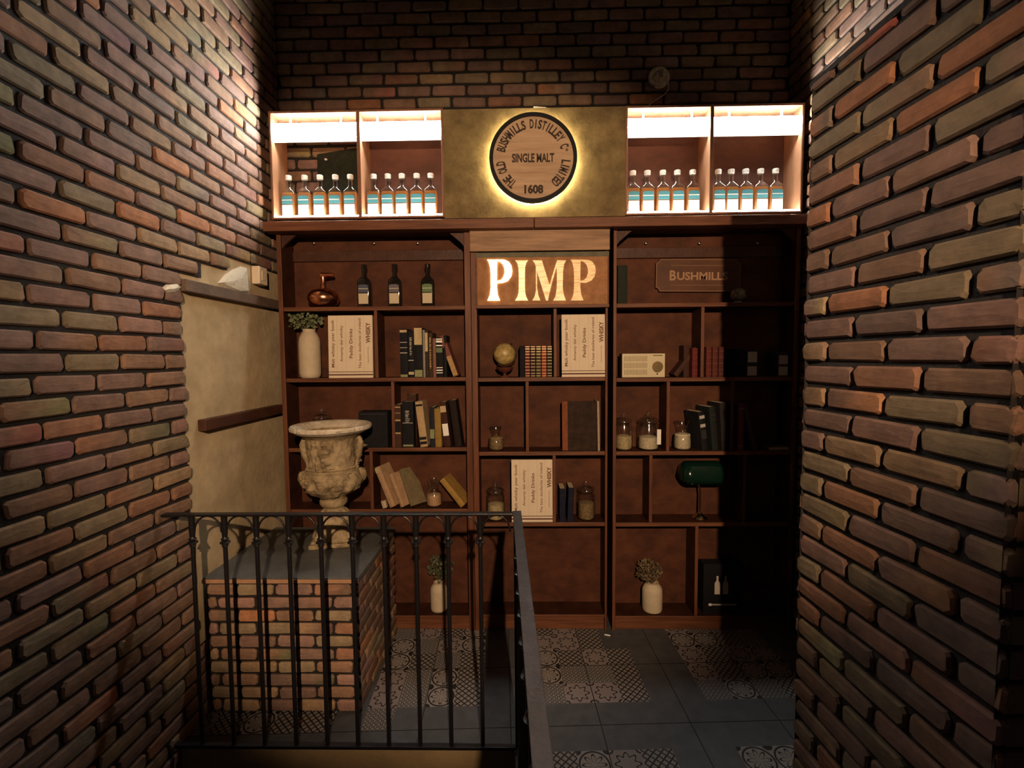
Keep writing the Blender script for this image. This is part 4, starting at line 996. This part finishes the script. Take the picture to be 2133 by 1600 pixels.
# vases with plants
def leafclump(n, cx, cz, rx, ry, rz, size, seed, droop=0.0):
    rn = random.Random(seed); mb = MB()
    for _ in range(n):
        while True:
            d = Vector((rn.uniform(-1, 1), rn.uniform(-1, 1), rn.uniform(-1, 1)))
            if 0.25 < d.length < 1: break
        p = Vector((cx+d.x*rx, d.y*ry, cz+d.z*rz)); s = size*rn.uniform(.6, 1.25)
        Mr = Matrix.Rotation(rn.uniform(0, 6.28), 3, 'Z') @ Matrix.Rotation(rn.uniform(-1.2, 1.2), 3, 'X') @ Matrix.Rotation(rn.uniform(-.8, .8), 3, 'Y')
        q = [Vector((0, 0, -s*.1)), Vector((s*.42, 0, s*.35)), Vector((s*.30, s*.1, s*.8)), Vector((0, s*.16, s*1.05)), Vector((-s*.30, s*.1, s*.8)), Vector((-s*.42, 0, s*.35)), Vector((0, -s*.08, s*.5))]
        mb.add([p+Mr @ v for v in q], [(0, 1, 6), (1, 2, 6), (2, 3, 6), (3, 4, 6), (4, 5, 6), (5, 0, 6)], 0)
    return mb
def vase(px, yt, yb, wpx, key, row, label, flo, leafm, Yo=0.08, stemm=None, rim=0.5):
    Y = YF+Yo; z = SHELF[(key, row)]; x = at(px, yb, Y).x; h = at(px, yt, Y).z-z; r = wpx/2/(F/Y)
    t = thing('vase', label, 'vase', (x, Y, z), 0, 'cream stoneware vases with plants')
    MB().lathe([(r*.80, 0), (r*.94, h*.03), (r, h*.10), (r*1.0, h*.72), (r*.93, h*.82), (r*.72, h*.91), (r*.58, h*.95), (r*.62, h), (r*.50, h), (r*.48, h*.93)], 40).build('jar_body', M_STONEWARE, t, smooth=True)
    k = F/Y; st = MB(); rn = random.Random(int(px))
    (fx0, fy0, fx1, fy1, n, size) = flo
    cxf = (fx0+fx1)/2/k-px/k; czf = h+((yt-(fy0+fy1)/2))/k; rx = (fx1-fx0)/2/k; rz = (fy1-fy0)/2/k
    for _ in range(14):
        ax_ = rn.uniform(-.7, .7); ay_ = rn.uniform(-.6, .6); st.tube([(0, 0, h*.9), (cxf*.5+ax_*rx*.4, ay_*.02, h+rz*.3), (cxf+ax_*rx, ay_*.05, czf+rn.uniform(-.2, .6)*rz)], 0.0013, 5)
    st.build('stems', stemm or pmat('plant_stem', (0.06, 0.07, 0.03), 0.8), t)
    leafclump(n, cxf, czf, rx*.85, min(rx, 0.075)*.85, rz*.85, size, int(px)).build('foliage', leafm, t)
M_LEAF = pmat('grey_green_leaf', (0.10, 0.13, 0.06), 0.7, var=0.4, col2=(0.22, 0.24, 0.12), vscale=30)
M_LEAFD = pmat('dark_green_leaf', (0.04, 0.055, 0.03), 0.6, var=0.4, col2=(0.14, 0.15, 0.08), vscale=35)
M_DRY = pmat('dried_flower', (0.10, 0.05, 0.035), 0.85, var=0.4, col2=(0.22, 0.17, 0.08), vscale=35)
vase(647, 686, 787, 43, 'L', 1, 'cream stoneware vase of small green leaves on the second left shelf', (594, 648, 682, 696, 230, 0.024), M_LEAF)
vase(915, 1212, 1281, 36, 'L', 4, 'white vase with dark foliage on the bottom left shelf behind the railing', (886, 1150, 952, 1214, 260, 0.022), M_LEAFD)
vase(1358, 1212, 1281, 42, 'R', 4, 'cream vase of dried reddish flowers on the bottom right shelf', (1316, 1160, 1384, 1218, 420, 0.018), M_DRY, stemm=pmat('dry_stem', (0.13, 0.08, 0.04), 0.9))

# gift box
Y = YF+0.03; z = SHELF[('R', 4)]; a = at(1466, 1176, Y); c = at(1548, 1280, Y); W_ = c.x-a.x; H_ = a.z-z
t = thing('gift_box', 'black presentation box printed with two pale bottles, in the shaded bottom bay', 'box', ((a.x+c.x)/2, Y, z))
MB().box(-W_/2, W_/2, 0, 0.09, 0, H_).build('carton', M_BLACK, t, bevel=0.002)
mb = MB()
for px in (1494, 1511):
    x = at(px, 1230, Y).x-(a.x+c.x)/2; z0 = at(px, 1238, Y).z-z; z1 = at(px, 1200, Y).z-z; hh = z1-z0; w2 = 0.018
    mb.prism([(x-w2, z0), (x+w2, z0), (x+w2, z0+hh*.6), (x+w2*.35, z0+hh*.75), (x+w2*.35, z1), (x-w2*.35, z1), (x-w2*.35, z0+hh*.75), (x-w2, z0+hh*.6)], -0.001, 0.0)
mb.build('printed_bottles', pmat('print_pale', (0.55, 0.48, 0.42), 0.7), t)
xa, xb = at(1476, 1259, Y).x-(a.x+c.x)/2, at(1534, 1259, Y).x-(a.x+c.x)/2; zz = at(1500, 1262, Y).z-z
MB().box(xa, xa+0.02, -0.001, 0, zz, zz+0.016).build('printed_strip', M_WHITE, t)
MB().box(xa+0.021, xb, -0.001, 0, zz+0.003, zz+0.013).build('printed_line', M_SILVER, t)

# cigarette end on the floor
p = atZ(1265, 1322, 0.004); o = MB().tube([(-0.018, 0, 0), (0.018, -0.012, 0)], 0.004, 10).build('cigarette_end', M_WHITE, loc=(p.x, p.y, 0.004)); tag(o, 'tiny white cigarette end on the floor before the bookcases', 'litter')

# round fitting on the back wall with its cable
p = at(1375, 157, YB-0.03)
t = thing('wall_fitting', 'round dusty metal light fitting on the upper brick wall', 'light fitting', (p.x, YB-0.004, p.z))
M_DUST = pmat('dusty_metal', (0.42, 0.37, 0.25), 0.5, metal=0.2, var=0.4, vscale=40, bump=0.3)
def yl(prof, n=32): 
    mb = MB(); mb.lathe(prof, n); mb.v = [(x, -z_, y) for x, y, z_ in mb.v]; return mb
yl([(0.070, -0.006), (0.072, 0.004), (0.064, 0.012), (0.040, 0.010), (0.034, 0.022), (0.022, 0.03), (0.0001, 0.03)]).build('rosette', M_DUST, t, smooth=True)
MB().tube([(0.0, -0.03, 0.005), (0.01, -0.045, 0.03), (0.02, -0.05, 0.02), (0.012, -0.04, -0.01)], 0.006, 8).build('hook', M_DUST, t, smooth=True)
pts = [at(x_, y_, YB-0.02) for x_, y_ in ((1392, 172), (1393, 185), (1386, 195), (1375, 203), (1362, 211), (1352, 219))]
o = MB().tube([(q_.x, q_.y, q_.z) for q_ in pts], 0.003, 6).build('cable', M_DUST, smooth=True); tag(o, 'thin pale cable hanging from the round wall fitting to the cabinets', 'cable')

# ------------------------------------------------------------------ brick plinth with the urn
pp = atZ(755, 1468, 0.0); YPL = 2.30; XP1 = at(742, 1203, YPL).x; XP1 = (XP1+at(755, 1468, YPL).x)/2; ZPL = at(600, 1203, YPL).z
t = thing('brick_plinth', 'low brick plinth with grey stone top behind the railing, against the left wall', 'plinth', ((XL+XP1)/2, YPL, 0))
b = Bricks(); O = Vector((XL+0.018, YPL, 0))-Vector(t.location)
nrow = 10; bh_ = (ZPL-0.035)/nrow
YEND = YF-0.02
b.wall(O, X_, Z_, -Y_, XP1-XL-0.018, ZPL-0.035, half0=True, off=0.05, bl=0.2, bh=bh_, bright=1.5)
b.wall(Vector((XP1, YPL, 0))-Vector(t.location), Y_, Z_, X_, YEND-YPL, ZPL-0.035, half0=True, bl=0.2, bh=bh_, bright=0.75)  # side tint darker than the front: its lesser light put into the colour
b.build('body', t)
MB().box(XL+0.004-t.location.x, XP1+0.004-t.location.x, -0.006, YEND-YPL, ZPL-0.033, ZPL).build('top_slab', M_GREY, t, bevel=0.004)
MB().box(XL+0.004-t.location.x, XP1+0.006-t.location.x, -0.010, -0.0062, ZPL-0.026, ZPL-0.008).build('edge_strip', pmat('lit_orange_edge', (0.40, 0.22, 0.12), 0.7, var=0.2, vscale=20), t)  # strip added to carry the warm light on the slab edge as colour

pu = atZ(697, 1143, ZPL); YU = min(pu.y+0.12, YF-0.25)
pu = at(698, 1140, YU); su = F/YU
t = thing('stone_urn', 'ornate weathered stone urn with relief figures standing on the brick plinth', 'urn', (pu.x, YU, ZPL), R(12))
M_URN = pmat('weathered_cast_stone', (0.20, 0.135, 0.065), 0.8, var=0.45, col2=(0.47, 0.37, 0.22), vscale=14, bump=0.5, bscale=60)
HU = at(698, 884, YU).z-ZPL
from mathutils import noise
def relief(a, z, r):
    zz = z/HU
    p_ = Vector((cos(a)*r*20, sin(a)*r*20, z*22)); v = noise.noise(p_)*0.5+noise.noise(p_*2.1)*0.3
    if 0.64 < zz < 0.90: k = max(0, sin(a*3+0.6)); return (abs(v)*0.095*(0.30+k))*(1 if 0.66 < zz < 0.88 else .5)
    if 0.40 < zz <= 0.60: return 0.016*abs(sin(a*6))*sin((zz-.40)/.2*pi)+v*0.040
    if zz > 0.955: return 0.006*abs(sin(a*20))+v*0.006
    if 0.05 < zz < 0.28: return 0.010*abs(sin(a*5))+v*0.016
    return v*0.004
def Rm(px): return px/2/su
prof = [(Rm(78), 0.28*HU*0), (Rm(78), .05*HU)]
prof = [(Rm(84), .055*HU), (Rm(80), .10*HU), (Rm(66), .14*HU), (Rm(62), .20*HU), (Rm(52), .25*HU), (Rm(42), .285*HU), (Rm(40), .30*HU), (Rm(50), .315*HU), (Rm(56), .335*HU), (Rm(56), .36*HU), (Rm(50), .375*HU), (Rm(52), .39*HU),
        (Rm(76), .42*HU), (Rm(98), .455*HU), (Rm(112), .50*HU), (Rm(118), .545*HU), (Rm(117), .575*HU), (Rm(110), .61*HU), (Rm(96), .625*HU), (Rm(93), .635*HU), (Rm(97), .645*HU), (Rm(92), .655*HU)]
nn = 10
for i in range(nn+1): prof.append((Rm(92+10*(i/nn)**1.5), (.665+.22*i/nn)*HU))
prof += [(Rm(108), .90*HU), (Rm(124), .925*HU), (Rm(146), .945*HU), (Rm(158), .965*HU), (Rm(160), .985*HU), (Rm(156), 1.0*HU), (Rm(140), .995*HU), (Rm(118), .965*HU), (Rm(96), .92*HU), (Rm(84), .86*HU), (Rm(70), .80*HU), (0.0001, .78*HU)]
# densify
P2 = []
for i in range(len(prof)-1):
    (r0, z0), (r1, z1) = prof[i], prof[i+1]; k = max(1, int(math.hypot(r1-r0, z1-z0)/0.008))
    for j in range(k): P2.append((r0+(r1-r0)*j/k, z0+(z1-z0)*j/k))
P2.append(prof[-1])
kr0 = next(i for i, q_ in enumerate(P2) if q_[1] > .94*HU); kr1 = next(i for i, q_ in enumerate(P2) if i > kr0 and q_[1] < .95*HU)
fr_ = lambda a, z_, r_: 0 if r_ < 0.002 else relief(a, z_, r_)
def shell(pr):
    q_ = MB().lathe(pr, 128, fn=fr_); q_.f = [f_ for f_ in q_.f if len(f_) == 4]; q_.mi = [0]*len(q_.f); return q_
shell(P2[:kr0+1]).build('bowl', M_URN, t, smooth=True)
shell(P2[kr0:kr1+1]).build('rim', pmat('pale_lit_rim', (0.50, 0.43, 0.32), 0.8, var=0.2, col2=(0.66, 0.60, 0.50), vscale=14, bump=0.4), t, smooth=True)  # cabinet light falling on the rim put into its paler colour
shell(P2[kr1:]).build('inside', M_URN, t, smooth=True)
bs = MB(); k = Rm(88); bs.box(-k, k, -k, k, 0, .035*HU); bs.box(-k*.9, k*.9, -k*.9, k*.9, .035*HU, .058*HU); bs.build('base', M_URN, t, bevel=0.005)
for q in range(4):
    a0 = R(45+90*q)+R(12)
    MB().ball((cos(a0)*k*.95, sin(a0)*k*.95, .06*HU), .045*HU, 16, 10, (1, 1, 1.3), fn=lambda d: 0.25*noise.noise(d*4)).build('corner_leaf', M_URN, t, smooth=True)
for q in (0, 1):
    a0 = R(195+180*q)-R(12); d = Vector((cos(a0), sin(a0), 0)); pts = []
    for s_, o_ in ((.93, .098), (.90, .135), (.84, .15), (.76, .142), (.70, .125), (.645, .12), (.62, .13)): pts.append(tuple(d*(o_*158/158+0.01)+Z_*(s_*HU)))
    MB().tube(pts, [0.012, .020, .024, .024, .020, .016, .018], 12).build('handle', M_URN, t, smooth=True)
    MB().ball(tuple(d*Rm(112)+Z_*(.56*HU)), .052*HU, 20, 14, (1, 1, 1.15), fn=lambda e_: 0.22*noise.noise(e_*3.1)+.1*noise.noise(e_*7)).build('mask', M_URN, t, smooth=True)
mb = MB()
for i in range(56):
    a = 2*pi*i/56; mb.ball((cos(a)*Rm(100), sin(a)*Rm(100), .645*HU), 0.0055, 6, 4)
mb.build('beading', M_URN, t, smooth=True)

# ------------------------------------------------------------------ railing
ZR = at(1000, 1068, YRAIL).z; XPOST = at(1077, 1300, YRAIL).x; XW = atX(366, 1070, XL).y
xl_ = XL+0.005
t = thing('iron_railing', 'black wrought iron railing with arches crossing in front of the brick plinth', 'railing', ((XL+XPOST)/2, YRAIL, 0), 0, 'black iron railings around the stairwell')
ox = t.location.x
ZB = at(800, 1556, YRAIL).z
MB().box(xl_-ox, XPOST-ox, -0.018, 0.018, ZR-0.010, ZR).build('top_rail', M_IRON, t, bevel=0.002)
MB().box(xl_-ox, XPOST-ox, -0.012, 0.012, ZB-0.006, ZB+0.010).build('bottom_rail', M_IRON, t, bevel=0.002)
def baluster_mb(zr, zb):
    zc = zr-0.135
    mb = MB().tube([(0, 0, zb), (0, 0, zc)], 0.0098, 10)
    mb.lathe([(0.009, -0.022), (0.015, -0.016), (0.010, -0.010), (0.022, -0.002), (0.022, 0.004), (0.011, 0.009), (0.018, 0.016), (0.012, 0.022), (0.011, 0.03)], 16, c=(0, 0, zc))
    mb.tube([(0, 0, zc+0.02), (0, 0, zc+0.06), (0, 0, zr-0.03), (0, 0, zr-0.01)], [0.011, 0.014, 0.013, 0.015], 10)
    return mb
bx = [at(q_, 1131, YRAIL).x for q_ in (401.5, 469, 535, 602, 668.5, 734, 800, 867, 933.5, 1000.5)]
sp = (bx[-1]-bx[0])/9
first = baluster_mb(ZR, ZB).build('baluster', M_IRON, t, smooth=True); first.location = (bx[0]-ox, 0, 0)
for x in bx[1:]:
    o = first.copy(); COL.objects.link(o); o.parent = t; o.location = (x-ox, 0, 0)
def arch_mb(w_):
    pts = [(-w_/2*cos(R(a_))*(1), 0, 0.075*sin(R(a_))) for a_ in range(0, 181, 12)]
    return MB().tube(pts, 0.0045, 8)
am = arch_mb(sp-0.022).build('arch', M_IRON, t, smooth=True); am.location = (bx[0]+sp/2-ox, 0, ZR-0.087)
for i in range(-1, 10):
    if i == 0: continue
    x = bx[0]+sp*(i+.5)
    if x-sp/2 < XL-0.01 or x+sp/2 > XPOST+0.02: continue
    o = am.copy(); COL.objects.link(o); o.parent = t; o.location = (x-ox, 0, ZR-0.087)
MB().box(-0.012, 0.012, -0.012, 0.012, ZB-0.1, ZR).build('end_post', M_IRON, t, loc=(XPOST-ox, 0, 0), bevel=0.002)
# return railing toward the viewer
P0 = Vector((at(1077, 1066, YRAIL).x, YRAIL, 0)); 
t = thing('iron_railing', 'black iron railing with flat grey handrail running toward the viewer', 'railing', P0, GAM, 'black iron railings around the stairwell')
LEN = 2.6
MB().box(-0.019, 0.019, -LEN, 0.02, ZR-0.012, ZR+0.002).build('handrail', M_IRONTOP, t, bevel=0.002)
MB().box(-0.012, 0.012, -LEN, 0.0, ZB-0.006, ZB+0.010).build('bottom_rail', M_IRON, t)
f2 = baluster_mb(ZR-0.01, ZB).build('baluster', M_IRON, t, smooth=True); f2.location = (0, -sp, 0)
for i in range(2, int(LEN/sp)):
    o = f2.copy(); COL.objects.link(o); o.parent = t; o.location = (0, -sp*i, 0)
a2 = arch_mb(sp-0.022).build('arch', M_IRON, t, smooth=True); a2.rotation_euler = (0, 0, pi/2); a2.location = (0, -sp*1.5, ZR-0.097)
for i in range(0, int(LEN/sp)-1):
    if i == 1: continue
    o = a2.copy(); COL.objects.link(o); o.parent = t; o.location = (0, -sp*(i+.5), ZR-0.097)
